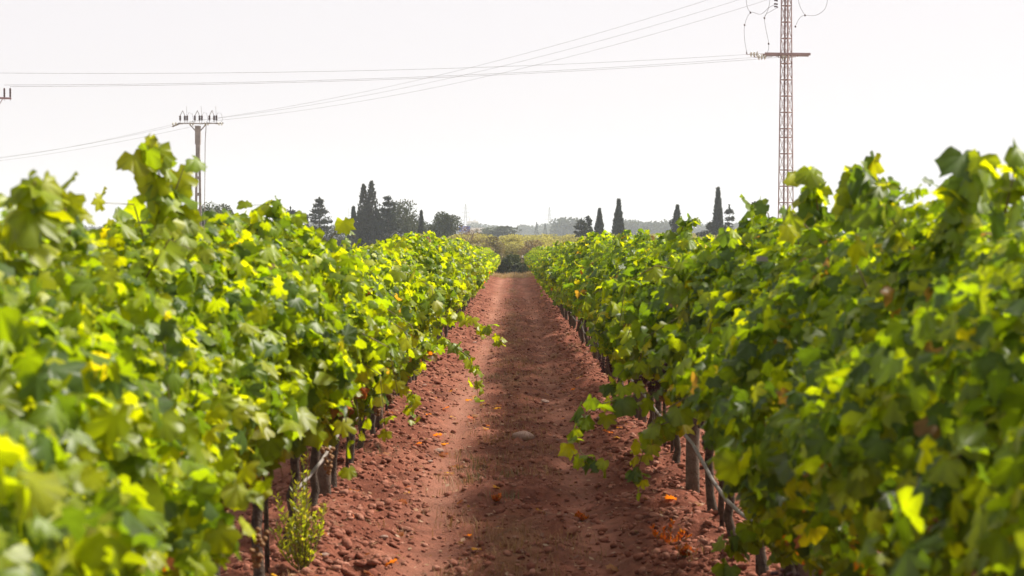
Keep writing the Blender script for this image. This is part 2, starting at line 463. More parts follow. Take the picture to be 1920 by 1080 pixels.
def trunk_mesh(seed, fine=True):
    r_ = random.Random(seed); mb = MB()
    h = r_.uniform(.66, .78); lean = r_.uniform(-.09, .09); lx = r_.uniform(-.05, .05)
    pts = []; rad = []
    for i in range(9):
        t = i / 8
        pts.append((lx * t + r_.uniform(-.014, .014), lean * t + r_.uniform(-.016, .016), -0.08 + (h + .08) * t))
        rad.append((0.030 - 0.008 * t + (0.014 if i == 0 else 0) + (0.012 if i >= 7 else 0)) * r_.uniform(.88, 1.14))
    mb.tube(pts, rad, 8 if fine else 5)
    return mb.mesh('trunk', M['bark'], True), Vector(pts[-1])
TRUNKS = [trunk_mesh(i) for i in range(8)]
def arm_mesh(seed):
    r_ = random.Random(seed); mb = MB()
    mb.tube([(0, y, 0.0 + 0.04 * math.sin(y * 5 + seed) - .02 * abs(y)) for y in np.linspace(-.55, .55, 9)], [0.012, .016, .018, .021, .023, .021, .018, .016, .011], 6)
    return mb.mesh('cordon_arm', M['bark'], True)
_m = MB(); _m.tube([(0, 0, -.1), (.004, .003, .4), (-.003, .002, .8), (0, 0, 1.15)], [.014, .0135, .013, .012], 6); STAKE = _m.mesh('support_stake', M['bark'], True)
ARMS = [arm_mesh(i) for i in range(3)]

def grape_mesh(seed, mat):
    r_ = random.Random(seed); Vs = []; Fs = []; b = 0
    # octahedron-based berry subdivided once
    import bmesh
    bm = bmesh.new(); bmesh.ops.create_icosphere(bm, subdivisions=1, radius=1); bv = np.array([v.co[:] for v in bm.verts]); bf = np.array([[v.index for v in f.verts] for f in bm.faces]); bm.free()
    for i in range(34):
        t = r_.random() ** 0.8; a = r_.uniform(0, 6.28); rr = (0.042 * (1 - t * .75)) * r_.uniform(.5, 1)
        c = np.array([rr * math.cos(a), rr * math.sin(a), -0.02 - 0.14 * t])
        Vs.append(bv * r_.uniform(.0085, .0115) + c); Fs.append(bf + b); b += len(bv)
    return np_mesh('grape_cluster', np.concatenate(Vs), np.concatenate(Fs), mat, True)
GRAPES = [grape_mesh(i, M['grape']) for i in range(2)]
DRYGRAPES = [grape_mesh(9, M['drygrape'])]

# far vines share these
FAR = []
for i in range(5):
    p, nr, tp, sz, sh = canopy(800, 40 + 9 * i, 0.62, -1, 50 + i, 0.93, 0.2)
    FAR.append(scatter(LEAF_COARSE, p, frames(nr, tp), sz * 1.12, leaf_colours(len(p), p[:, 2], 1.0 if i < 3 else 0.7), 'foliage', M['leafmass']))  # last variants carry the right row's shade in their tints

ORD = ['first', 'second', 'third', 'fourth', 'fifth', 'sixth', 'seventh', 'eighth', 'ninth', 'tenth', 'eleventh', 'twelfth', 'thirteenth', 'fourteenth', 'fifteenth', 'sixteenth', 'seventeenth', 'eighteenth', 'nineteenth', 'twentieth', 'twenty-first', 'twenty-second', 'twenty-third', 'twenty-fourth',
       'twenty-fifth', 'twenty-sixth', 'twenty-seventh', 'twenty-eighth', 'twenty-ninth', 'thirtieth', 'thirty-first', 'thirty-second', 'thirty-third', 'thirty-fourth']
SPACING = 1.25
# shoots that stand out of the rows: (row sign, y of vine, list of world points, leaves)
SHOOTS = {
    (-1, 6.2): [([at(300, 430, 6.1), at(296, 380, 6.1), at(300, 330, 6.05), at(285, 290, 6.0), at(262, 282, 6.0)], 9), ([at(318, 430, 6.3), at(325, 370, 6.3), at(345, 315, 6.3)], 6)],
    (-1, 3.9): [([at(60, 440, 4.1), at(62, 380, 4.1), at(66, 340, 4.05)], 5), ([at(130, 440, 4.6), at(122, 390, 4.6), at(118, 360, 4.6)], 4)],
    (-1, 9.5): [([at(470, 440, 9.2), at(490, 405, 9.2), at(520, 382, 9.1), at(470, 385, 9.0)], 9)],
    (-1, 16.6): [([at(800, 600, 16.6), at(850, 590, 16.5), at(895, 605, 16.4), at(930, 622, 16.3), at(943, 650, 16.3)], 12),
                 ([at(780, 640, 16.4), at(840, 640, 16.2), at(880, 670, 16.1), at(893, 710, 16.0), at(896, 745, 16.0)], 14), ([at(735, 700, 16), at(770, 745, 15.4), at(775, 790, 15.3)], 7)],
    (1, 6.4): [([at(1600, 430, 6.5), at(1596, 370, 6.5), at(1610, 320, 6.45), at(1640, 335, 6.4)], 9), ([at(1540, 440, 7.1), at(1530, 370, 7.0), at(1515, 330, 7.0)], 8),
               ([at(1640, 430, 6.3), at(1645, 360, 6.3), at(1632, 330, 6.3)], 6)],
    (1, 4.6): [([at(1800, 420, 4.9), at(1815, 350, 4.9), at(1820, 310, 4.85), at(1850, 320, 4.8)], 7), ([at(1880, 420, 4.4), at(1895, 350, 4.4), at(1905, 300, 4.4)], 4)],
    (1, 8.3): [([at(1450, 450, 8.6), at(1440, 400, 8.6), at(1400, 380, 8.5)], 6)],
    (1, 12.6): [([at(1270, 450, 12.6), at(1285, 415, 12.6), at(1310, 408, 12.5)], 6)],
    (1, 10.2): [([at(1270, 730, 10.2), at(1190, 740, 10.0), at(1120, 760, 9.9), at(1075, 800, 9.8), at(1090, 850, 9.7), at(1140, 880, 9.7)], 15),
                ([at(1290, 780, 10.1), at(1230, 800, 9.9), at(1205, 850, 9.8), at(1190, 915, 9.8)], 11), ([at(1260, 700, 10.4), at(1180, 680, 10.3), at(1140, 730, 10.2)], 9)],
    (1, 7.2): [([at(1480, 960, 8.0), at(1430, 985, 7.9), at(1380, 1000, 7.9), at(1370, 1050, 7.9)], 8), ([at(1500, 990, 7.9), at(1460, 1040, 7.8)], 5)],
}
def shoots_for(sign, y):
    out = []
    for (s, yy), lst in SHOOTS.items():
        if s == sign and abs(yy - y) <= SPACING / 2 + 1e-6: out += lst
    return out

SIDE = {-1: 'left', 1: 'right'}
def make_vine(sign, k, y):
    inner = -sign
    x = sign * ROW_X + random.uniform(-.03, .03)
    gz = float(ground_z(x, y))
    fade = max(0.86, 1.0 - max(0, y - 45) / 350)
    root = empty('grape_vine', (x, y, gz))
    w = SIDE[sign]
    if k < len(ORD):
        lab = f'{ORD[k]} grapevine from the camera in the {w} row beside the path'
        grp = f'grapevines of the {w} row'
    else:
        z = 'middle stretch' if y < 48 else 'far end'
        lab = f'leafy green grapevine in the {z} of the {w} row beside the path'
        grp = f'grapevines in the {z} of the {w} row'
    tag(root, lab, 'grapevine', grp)
    tm, head = random.choice(TRUNKS)
    t = mesh_obj('trunk', tm, root, (0, 0, -gz * 0), (0, 0, random.uniform(0, 6.28)))
    if y > 46:
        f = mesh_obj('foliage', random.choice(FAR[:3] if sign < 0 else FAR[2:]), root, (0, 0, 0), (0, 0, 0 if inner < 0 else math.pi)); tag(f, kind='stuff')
        f.scale = (1, 1, fade * random.uniform(.95, 1.04))
        return root
    st = mesh_obj('support_stake', STAKE, root, (random.uniform(-.03, .03), random.choice((-1, 1)) * random.uniform(.07, .5), 0), (random.uniform(-.05, .05), random.uniform(-.06, .06), 0))
    a = mesh_obj('cordon_arm', random.choice(ARMS), root, (0, 0, head.z - .02))
    near = y < 17
    n = 2400 if y < 8 else 1750 if near else 1250
    p, nr, tp, sz, sh = canopy(n, y, SPACING / 2, inner, 31 if sign < 0 else 77, fade)
    if y < 8: sz = sz * (0.80 if y < 6 else 0.87)
    tint = leaf_colours(len(p), p[:, 2], 1.0 if sign < 0 else 0.7)  # left row gets sunlit tints, right row shaded ones
    order = np.argsort(-sh); nb = 280 if near else (140 if y < 30 else 70)
    ind, rest = order[:nb], order[nb:]
    add_leaf_objects(root, p[ind], nr[ind], tp[ind], sz[ind], tint[ind])
    f = mesh_obj('foliage', scatter(LEAF_FINE if near else LEAF_COARSE, p[rest], frames(nr[rest], tp[rest]), sz[rest], tint[rest], 'foliage', M['leafmass']), root); tag(f, kind='stuff')
    # woody canes up through the canopy
    for c in range(5 if near else 2):
        y0 = random.uniform(-.5, .5); mb = MB(); sx = random.uniform(-.1, .1); ex = random.uniform(-.3, .3) ; ey = y0 + random.uniform(-.25, .25); et = random.uniform(1.25, 1.62) if y > 5.2 else random.uniform(1.1, 1.32)
        pts = [(sx + (ex - sx) * q ** 2, y0 + (ey - y0) * q + .02 * math.sin(9 * q + c), head.z + (et - head.z) * q) for q in np.linspace(0, 1, 8)]
        mb.tube(pts, [0.0065 * (1 - .6 * q) for q in np.linspace(0, 1, 8)], 5)
        mb.build('cane', M['cane'], root, True)
        if near:      # leaves at the cane's end give the ragged top
            pp, a_, b_, s_ = cane_leaves([Vector(pts[5]), Vector(pts[7]), Vector(pts[7]) + Vector((random.uniform(-.1, .1), random.uniform(-.1, .1), random.uniform(.02, .12)))], 4, True)
            add_leaf_objects(root, pp, a_, b_, s_, leaf_colours(4, pp[:, 2]))
    extra = []
    for c in range(4 if near else 3):           # young shoots arching out of the top and the path side
        y0 = random.uniform(-.6, .6); dr = random.uniform(-.15, .15)
        if c < 2:
            zt = random.uniform(1.62, 1.82) if 5 < y < 9 else (random.uniform(1.42, 1.58) if y < 5 else random.uniform(1.5, 1.72))
            pth = [Vector((dr * .3, y0, 1.4)), Vector((dr, y0 + .03, zt - .1)), Vector((dr * 1.6, y0 + random.uniform(-.1, .1), zt)), Vector((dr * 2.2, y0 + random.uniform(-.2, .2), zt - random.uniform(.0, .08)))]
        else:
            z0 = random.uniform(.98, 1.45); o_ = random.uniform(.38, .62) if y > 7 else random.uniform(.3, .4)
            pth = [Vector((inner * .15, y0, z0)), Vector((inner * o_ * .7, y0 + .05, z0 + .05)), Vector((inner * o_, y0 + random.uniform(-.1, .1), z0 - .05)), Vector((inner * (o_ + .04), y0 + random.uniform(-.15, .15), z0 - random.uniform(.15, .35)))]
        extra.append(([p_ + Vector((x, y, gz)) for p_ in pth], random.randint(7, 10)))
    for path, nl in extra + [(p_, int(n_ * (2.3 if y < 9 else 1.9))) for p_, n_ in shoots_for(sign, y)]:
        loc = [p_ - Vector((x, y, gz)) for p_ in path]
        mb = MB(); m = len(loc); mb.tube(loc, [0.0045 * (1 - .65 * i / (m - 1)) for i in range(m)], 5)
        mb.build('cane', M['cane'], root, True)
        pp, a_, b_, s_ = cane_leaves(loc, nl, True)
        if y < 9 and nl > 10: s_ = np.maximum(s_, rng.uniform(.085, .125, nl))
        add_leaf_objects(root, pp, a_, b_, s_, PAL[rng.choice([1, 2, 2, 3, 3] if sign < 0 else [0, 1, 1, 2, 3], nl)] * (0.85 + .3 * rng.random((nl, 1))))  # shoot tints too are painted darker on the shaded right row
    if near:
        for g in range(random.choice([3, 4, 5]) if sign > 0 else 2):
            gm = random.choice(GRAPES + DRYGRAPES) if sign > 0 else DRYGRAPES[0]
            q = mesh_obj('grape_cluster', gm, root, (inner * random.uniform(.2, .42), random.uniform(-.5, .5), random.uniform(.65, 1.25)), (0, 0, random.uniform(0, 6)))
            s = random.uniform(.9, 1.25); q.scale = (s, s, s)
    return root

for sign in (-1, 1):
    y = 2.75 if sign < 0 else 3.05; k = 0
    while y < ROW_END:
        make_vine(sign, k, y + (random.uniform(-.1, .1))); y += SPACING; k += 1

# neighbouring rows, seen only through gaps and under the canopy
for sign in (-1, 1):
    y = 8.5
    while y < 60:
        x = sign * (ROW_X + 2.4)
        root = empty('grape_vine', (x, y, float(ground_z(x, y))))
        tag(root, f'grapevine in the next row beyond the {SIDE[sign]} row, seen through its gaps', 'grapevine', f'grapevines of the outer {SIDE[sign]} row')
        mesh_obj('trunk', random.choice(TRUNKS)[0], root, (0, 0, 0), (0, 0, random.uniform(0, 6.28)))
        f = mesh_obj('foliage', random.choice(FAR), root, (0, 0, 0), (0, 0, random.choice([0, math.pi]))); tag(f, kind='stuff')
        f.scale = (1, 1, 0.98)
        y += SPACING

# ------------------------------------------------------------------ trellis posts, hoses, wires
def trellis_post(sign, k, y, thick):
    x = sign * ROW_X; gz = float(ground_z(x, y))
    root = empty('trellis_post', (x, y, gz))
    tag(root, f'weathered wooden trellis post, {ORD[k]} from the camera in the {SIDE[sign]} vine row', 'post', f'trellis posts of the {SIDE[sign]} row')
    mb = MB(); r_ = random.Random(k + 40 * sign)
    mb.tube([(r_.uniform(-.006, .006), r_.uniform(-.006, .006), z) for z in (-.15, .2, .6, 1.0, 1.3, 1.66 if k == 0 else 1.50)], [thick * 1.05, thick, thick * .98, thick * .97, thick * .95, thick * .9], 9)
    mb.build('stake', M['wood'], root, True)
    mb = MB(); zb = 1.56 if k == 0 else 1.40; mb.bar((-.22, -.06, zb), (0.22, -.06, zb - .02), 0.02, 0.02); mb.build('cross_bar', M['galv'], root)
for sign, y0 in ((-1, 7.3), (1, 7.75)):
    for k in range(8): trellis_post(sign, k, y0 + 4.95 * k, 0.040 if k != 1 else 0.046)

def strand(name, pts, rad, mat, n=6, sag_pts=14):
    mb = MB(); mb.tube(pts, rad, n); return mb.build(name, mat, None, True)
for sign in (-1, 1):
    pts = []
    for i, y in enumerate(np.arange(10.0 if sign < 0 else 7.6, 60, 0.62)):
        sagv = (0.09 if sign > 0 else 0.04) * math.sin((y - 7.3) / 4.95 * math.pi) ** 2 + 0.008 * math.sin(y * 1.9 + sign)
        pts.append((sign * (ROW_X - 0.06 + 0.02 * math.sin(y)), y, float(ground_z(sign * ROW_X, y)) * 0 + 0.47 - sagv))
    o = strand('irrigation_hose', pts, 0.011, M['hose'])
    tag(o, f'pale grey irrigation hose slung between the trunks of the {SIDE[sign]} vine row', 'hose', 'irrigation hoses')
    o = strand('trellis_wire', [(sign * ROW_X + .03, y, .72) for y in (5, 20, 40, 58)], 0.0025, M['wire'], 5)
    tag(o, f'thin steel trellis wire carrying the arms of the {SIDE[sign]} vine row', 'wire', 'trellis wires')

# ------------------------------------------------------------------ stones, clods, litter on the path
def rock_shape(seed, sub=1):
    import bmesh
    r_ = random.Random(seed); bm = bmesh.new(); bmesh.ops.create_icosphere(bm, subdivisions=sub, radius=1)
    V = np.array([v.co[:] for v in bm.verts]); F = np.array([[v.index for v in f.verts] for f in bm.faces]); bm.free()
    if sub > 1: V = V * .85
    V = V * np.array([r_.uniform(.75, 1.2), r_.uniform(.7, 1.1), r_.uniform(.45, .75)])
    V = V * (1 + np.array([[r_.uniform(-.34, .3) / sub ** 1.3] for _ in range(len(V))]))
    return V, F
ROCKS = [rock_shape(i, 1) for i in range(6)]
def rot_frames(n):
    a = rng.uniform(0, 6.28, n); t = rng.normal(0, .35, (n, 2))
    nrm = np.stack([t[:, 0], t[:, 1], np.ones(n)], 1)
    return frames(nrm, np.stack([np.cos(a), np.sin(a), np.zeros(n)], 1))
nC = 30000
cy_ = 7.5 * (62 / 7.5) ** (rng.random(nC) ** 1.1); cx_ = rng.uniform(-1.75, 1.75, nC)
trk = np.exp(-((cx_ + .47) / .2) ** 2) + .6 * np.exp(-((cx_ - .52) / .2) ** 2)
kp = rng.random(nC) > trk * .88; cx_, cy_ = cx_[kp], cy_[kp]; nC = len(cx_)
cs = np.exp(rng.normal(math.log(.010), .55, nC)) * (1 + .55 * np.exp(-((np.abs(cx_) - 1.0) / .35) ** 2)); cs = np.clip(cs, .005, .036)
cpos = np.stack([cx_, cy_, ground_z(cx_, cy_) + cs * .25], 1)
me = scatter(ROCKS, cpos, rot_frames(nC), cs, np.ones((nC, 3)), 'clods', M['clod'], False)
tag(mesh_obj('soil_clods', me), 'crumbled red clods and gravel strewn over the path', 'gravel', kind='stuff')
STONE_MESH = [np_mesh('stone', *rock_shape(30 + i, 2), M['stone'], False) for i in range(4)]
CLOD_MESH = [np_mesh('stone', *rock_shape(60 + i, 2), M['clod'], False) for i in range(4)]
def stone(x, y, s, label, mat='stone', group=None, flat=.7):
    o = mesh_obj('stone', random.choice(STONE_MESH if mat == 'stone' else CLOD_MESH), None, (x, y, float(ground_z(x, y)) + s * .24), (random.uniform(-.2, .2), random.uniform(-.2, .2), random.uniform(0, 6)))
    o.scale = (s, s, s * flat); tag(o, label, 'stone', group); return o
def gat(px, py):
    d = EYE * FPX / (py - 462); return (px - 960) / FPX * d, d
stone(*gat(980, 828), .15, 'largest flat pale stone, in the middle of the path')
stone(*gat(1022, 748), .06, 'small pale stone on the path beyond the largest flat stone')
stone(*gat(822, 843), .05, 'pale stone in the left wheel track beside the dry grass')
stone(*gat(795, 884), .05, 'small pinkish stone at the left edge of the left wheel track')
for i in range(70):
    s = random.choice((-1, 1, -1)); y = 8.8 * (34 / 8.8) ** random.random(); x = s * random.uniform(.62, 1.35)
    stone(x, y, random.uniform(.025, .05), f'rounded reddish stone on the bank under the {SIDE[s]} vine row', random.choice(('stone', 'clod', 'clod')), f'stones under the {SIDE[s]} row')

nL = 14000
ly_ = 8 * (80 / 8) ** rng.random(nL); lx_ = rng.uniform(-1.5, 1.5, nL); ls_ = rng.uniform(.012, .05, nL)
la = rng.uniform(0, 6.28, nL); D_ = np.stack([np.cos(la), np.sin(la), rng.uniform(-.1, .5, nL)], 1); sd_ = np.stack([-np.sin(la), np.cos(la), rng.uniform(-.4, .4, nL)], 1) * (rng.choice([.06, .1, .35], nL) * ls_)[:, None]
P_ = np.stack([lx_, ly_, ground_z(lx_, ly_) + .008], 1)
V_ = np.stack([P_, P_ + D_ * (ls_ * .5)[:, None] + sd_, P_ + D_ * ls_[:, None], P_ + D_ * (ls_ * .5)[:, None] - sd_], 1).reshape(-1, 3)
lc = np.array([(.30, .17, .10), (.22, .10, .06), (.15, .07, .045), (.36, .24, .16), (.32, .10, .04)])[rng.choice(5, nL, p=[.3, .28, .27, .12, .03])]
tag(mesh_obj('leaf_litter', np_mesh('leaf_litter', V_, np.arange(nL)[:, None] * 4 + np.array([[0, 1, 2, 3]]), M['treeleaf'], False, np.repeat(lc, 4, axis=0))), 'brown straw bits and dry leaf litter scattered over the path', 'litter', kind='stuff')

# dry grass along the middle of the path and at its end
def blades(cx, cy, n, h, spread, c0, c1, name):
    k = len(cx) * n
    bx = np.repeat(cx, n) + rng.normal(0, spread, k); by = np.repeat(cy, n) + rng.normal(0, spread, k)
    hh = np.repeat(h, n) * rng.uniform(.4, 1.1, k); a = rng.uniform(0, 6.28, k); ln = rng.uniform(.2, 1.0, k) * hh
    w = hh * .018 + .0008
    b = np.stack([bx, by, ground_z(bx, by) - .005], 1)
    side = np.stack([-np.sin(a), np.cos(a), np.zeros(k)], 1) * w[:, None]; dirv = np.stack([np.cos(a), np.sin(a), np.zeros(k)], 1)
    mid = b + dirv * (ln * .3)[:, None] + np.stack([0 * hh, 0 * hh, hh * .6], 1); tip = b + dirv * ln[:, None] + np.stack([0 * hh, 0 * hh, hh * .95], 1)
    V = np.stack([b - side, b + side, mid + side * .7, mid - side * .7, tip], 1).reshape(-1, 3)
    o = np.arange(k)[:, None] * 5
    F = np.concatenate([o + np.array([[0, 1, 2]]), o + np.array([[0, 2, 3]]), o + np.array([[3, 2, 4]])], 0)
    t = np.array(c0) + (np.array(c1) - np.array(c0)) * rng.random((k, 1))
    return np_mesh(name, V, F, M['treeleaf'], False, np.repeat(t, 5, axis=0))
ty = 9 * (100 / 9) ** rng.random(620); tx = rng.normal(.0, .24, 620) + np.where(rng.random(620) < .15, rng.choice([-1, 1], 620) * 1.0, 0)
keep = vnoise(tx * 1.5, ty * .4, 21) > .45
tx, ty = tx[keep], ty[keep]
me = blades(tx, ty, 26, rng.uniform(.03, .10, len(tx)), .08, (.22, .115, .065), (.34, .21, .12), 'dry_grass')
tag(mesh_obj('dry_grass', me), 'withered straw-brown grass along the middle of the path', 'grass', kind='stuff')
ex = rng.uniform(-1.3, 1.3, 260); ey = rng.uniform(92, 99, 260)
me = blades(ex, ey, 22, rng.uniform(.08, .28, 260), .1, (.30, .19, .11), (.46, .33, .2), 'dry_grass')
tag(mesh_obj('dry_grass', me), 'tan dry grass on the low crest where the path ends', 'grass', kind='stuff')
# greener weeds in the strip
gxs, gys = [], []
for px, py in ((885, 880), (880, 900), (892, 862), (935, 705), (925, 715), (1075, 660), (1085, 672), (940, 940), (700, 870), (945, 900)):
    a_, b_ = gat(px, py); gxs.append(a_); gys.append(b_)
me = blades(np.array(gxs), np.array(gys), 60, np.full(len(gxs), .085), .09, (.08, .075, .035), (.18, .15, .075), 'weeds')
tag(mesh_obj('low_weeds', me), 'greyish green low weeds in the strip between the wheel tracks', 'weeds', kind='stuff')

# ------------------------------------------------------------------ single weeds beside the path
def bushy_weed(loc, h, w, n_stem, cols, label, name='weed_bush', tw=.006, tl=.035, per=46):
    root = empty(name, loc); tag(root, label, 'weed')
    P, D = [], []
    for i in range(n_stem):
        a = random.uniform(0, 6.28); e = random.uniform(.15, 1) * w; hh = h * random.uniform(.45, 1.0) * (1 - .45 * e / w)
        pts = [(e * q ** .6 * math.cos(a), e * q ** .6 * math.sin(a), hh * q) for q in np.linspace(0, 1, 6)]
        mb = MB(); mb.tube(pts, [.004 * (1 - .7 * q) for q in np.linspace(0, 1, 6)], 4); mb.build('stem', M['cane'], root, True)
        for j in range(per):
            q = random.uniform(.03, 1) ** .8; s = q * 5; k = min(int(s), 4); f = s - k
            p = np.array(pts[k]) * (1 - f) + np.array(pts[k + 1]) * f; P.append(p)
            b = random.uniform(0, 6.28); D.append((math.cos(b) * .6, math.sin(b) * .6, random.uniform(.3, 1.0)))
    P, D = np.array(P), np.array(D); D /= np.linalg.norm(D, axis=1, keepdims=True); n = len(P)
    sd = np.cross(D, rng.normal(0, 1, (n, 3))); sd /= np.linalg.norm(sd, axis=1, keepdims=True); L = rng.uniform(.6, 1.3, n)[:, None] * tl
    V = np.stack([P, P + D * L * .5 + sd * tw, P + D * L, P + D * L * .5 - sd * tw], 1).reshape(-1, 3)
    F = np.arange(n)[:, None] * 4 + np.array([[0, 1, 2, 3]])
    c = np.array(cols)[rng.integers(0, len(cols), n)]
    f = mesh_obj('foliage', np_mesh('foliage', V, F, M['leafmass'], False, np.repeat(c, 4, axis=0)), root); tag(f, kind='stuff')
    return root
wx, wy = -1.03, 9.45
bushy_weed((wx, wy, float(ground_z(wx, wy))), .74, .16, 24, [(.20, .25, .05), (.26, .30, .06), (.16, .18, .05), (.30, .29, .09)], 'upright feathery green weed in front of the left row trunks')
for px, py, h, lab in ((1252, 1035, .17, 'rust-orange withered weed at the foot of the right row'), (930, 945, .06, 'small rust-red withered weed left of the path middle'),
                       (1088, 970, .06, 'low rust-orange withered weed in the right wheel track'), (1285, 1068, .07, 'flat rust-brown withered weed nearest the camera on the right')):
    x, y = gat(px, py)
    bushy_weed((x, y, float(ground_z(x, y))), h, h * .8, 9, [(.40, .09, .025), (.30, .075, .03), (.22, .08, .04)], lab, 'withered_weed', .007, .03, 22)

# fallen leaves
FALL = np_mesh('fallen_leaf', LEAF_FINE[2][0], LEAF_FINE[2][1], M['leaf'], True, np.repeat(VEINS[id(LEAF_FINE[2][0])][:, None], 3, 1))
for i in range(64):
    y = 9 * (24 / 9) ** random.random(); x = random.uniform(-1.2, 1.2)
    o = mesh_obj('fallen_leaf', FALL, None, (x, y, float(ground_z(x, y)) + .018), (random.uniform(-.5, .5), random.uniform(-.5, .5), random.uniform(0, 6)))
    s = random.uniform(.05, .09); o.scale = (s, s, s); o.color = (*random.choice([(.36, .10, .03), (.28, .11, .05), (.27, .15, .08), (.24, .12, .07)]), 1)
    tag(o, 'curled orange-brown fallen vine leaf lying on the red path', 'fallen leaf', 'fallen leaves on the path')

# ------------------------------------------------------------------ trees
def shards(P, D, L, W, tint, name='crown', jag=0.5):
    P, D = np.asarray(P), np.asarray(D); n = len(P)
    D = D / (np.linalg.norm(D, axis=1, keepdims=True) + 1e-9)
    sd = np.cross(D, rng.normal(0, 1, (n, 3))); sd /= np.linalg.norm(sd, axis=1, keepdims=True) + 1e-9
    L = np.asarray(L).reshape(-1, 1) * rng.uniform(.6, 1.3, (n, 1)); W = np.asarray(W).reshape(-1, 1) * rng.uniform(.6, 1.3, (n, 1))
    V = np.stack([P, P + D * L * .45 + sd * W, P + D * L, P + D * L * .5 - sd * W], 1).reshape(-1, 3)
    F = np.arange(n)[:, None] * 4 + np.array([[0, 1, 2, 3]])
    return np_mesh(name, V, F, M['treeleaf'], False, np.repeat(tint, 4, axis=0))
def tints(n, base, var=.35): return np.array(base) * (1 + rng.uniform(-var, var, (n, 1)))

def trunk_part(root, h, r, limbs=()):
    mb = MB(); mb.tube([(0, 0, -.2), (.02 * h, 0, h * .35), (0, .015 * h, h * .7), (0, 0, h)], [r * 1.3, r, r * .7, r * .2], 8); mb.build('trunk', M['treebark'], root, True)
    for a, b, rr in limbs:
        mb = MB(); a, b = Vector(a), Vector(b); mb.tube([a, (a + b) / 2 + Vector((0, 0, .06 * h)), b], [rr, rr * .7, rr * .25], 6); mb.build('limb', M['treebark'], root, True)

def cypress_mesh(h, w, n, seed, ragged=.12, lean=0):
    r_ = np.random.default_rng(seed)
    z = r_.random(n) ** 0.85; a = r_.uniform(0, 6.28, n)
    prof = np.where(z < .18, .72 + 1.55 * z, 1.0 * (1 - ((z - .18) / .82) ** 1.2)); prof = np.clip(prof, 0.03, 1)
    lump = 1 + ragged * 2 * (vnoise(a * 2.2, z * 9, seed) - .5) + ragged * (vnoise(a * 5, z * 22, seed + 1) - .5)
    rr = prof * w / 2 * lump * (r_.random(n) ** .25)
    P = np.stack([rr * np.cos(a) + lean * z * z, rr * np.sin(a), z * h * .97], 1)
    D = np.stack([np.cos(a) * .32, np.sin(a) * .32, np.ones(n)], 1) + r_.normal(0, .22, (n, 3))
    return shards(P, D, np.full(n, .36 * (h / 7) ** .5), np.full(n, .06), tints(n, (.026, .034, .020)))
def conifer_mesh(h, w, n, seed, droop=.3, power=1.0, tint=(.028, .036, .023), sparse=1.0):
    r_ = np.random.default_rng(seed); P = []; D = []
    levels = int(22 * sparse) + 2
    for i in range(levels):
        t = (i + r_.uniform(-.8, .8)) / levels; t = min(max(t, 0.0), .97); z0 = h * (.06 + .94 * t); R0 = w / 2 * (1 - t) ** power * r_.uniform(.75, 1.15) + .06
        for k in range(6):
            a = r_.uniform(0, 6.28); L = R0 * r_.uniform(.6, 1.12); m = max(6, int(n / levels / 6))
            q = r_.random(m) ** .7
            x = q * L; zz = z0 - droop * x * .5 + .28 * x * x / max(L, .2) * .6
            off = r_.normal(0, .10, (m, 3)) * (1.2 - q[:, None] * .5)
            P.append(np.stack([x * math.cos(a), x * math.sin(a), zz], 1) + off)
            D.append(np.stack([np.full(m, math.cos(a)), np.full(m, math.sin(a)), np.full(m, .15)], 1) + r_.normal(0, .45, (m, 3)))
    q = r_.random(60); P.append(np.stack([0 * q, 0 * q, h * (.9 + .1 * q)], 1)); D.append(np.stack([r_.normal(0, .3, 60), r_.normal(0, .3, 60), np.ones(60)], 1))
    P = np.concatenate(P); D = np.concatenate(D); k = len(P)
    return shards(P, D, np.full(k, .26), np.full(k, .06), tints(k, tint))
def poplar_mesh(h, w, n, seed, tips):
    r_ = np.random.default_rng(seed); P = []; D = []
    for bx, by, hh, ww in tips:
        m = n // len(tips); z = r_.random(m) ** .9; a = r_.uniform(0, 6.28, m)
        prof = np.minimum(1, 1.25 * (1 - z) ** .55) * (.6 + .4 * np.minimum(1, z * 4)) * (1 - .3 * z)
        lump = .25 + 1.5 * vnoise(a * 1.3 + 10 * bx, z * 13, seed)
        rr = prof * ww / 2 * lump * r_.random(m) ** .35
        P.append(np.stack([bx * np.minimum(1, z * 2.2) + rr * np.cos(a), by + rr * np.sin(a), .3 + z * (hh - .3)], 1)); D.append(np.stack([np.cos(a) * .3, np.sin(a) * .3, np.ones(m)], 1) + r_.normal(0, .3, (m, 3)))
    P = np.concatenate(P); D = np.concatenate(D); k = len(P)
    return shards(P, D, np.full(k, .28), np.full(k, .085), tints(k, (.036, .04, .026)))
def broad_mesh(h, w, n, seed, tint=(.05, .065, .03), lobes=26, base=.18, leaf=.2, flat=1.0):
    r_ = np.random.default_rng(seed); P = []; D = []; T = []
    for i in range(lobes):
        a = r_.uniform(0, 6.28); u = r_.random() ** .5; zz = r_.random()
        rad = w / 2 * .78 * u * math.sin(math.pi * min(.95, .18 + .72 * zz)) ** .6
        c = np.array([rad * math.cos(a), rad * math.sin(a), h * (base + (.9 - base) * zz)])
        lr = min(w, h) * r_.uniform(.12, .22); m = n // lobes
        v = r_.normal(0, 1, (m, 3)); v /= np.linalg.norm(v, axis=1, keepdims=True)
        P.append(c + v * lr * (r_.random((m, 1)) ** .3) * np.array([1.05, 1.05, .85])); D.append(v + r_.normal(0, .6, (m, 3)) + np.array([0, 0, .2])); T.append(tints(m, np.array(tint) * r_.uniform(.75, 1.25)))
    P = np.concatenate(P); P[:, 2] = np.minimum(P[:, 2], h); k = len(P)
    return shards(P, np.concatenate(D), np.full(k, leaf), np.full(k, leaf * .38), np.concatenate(T))

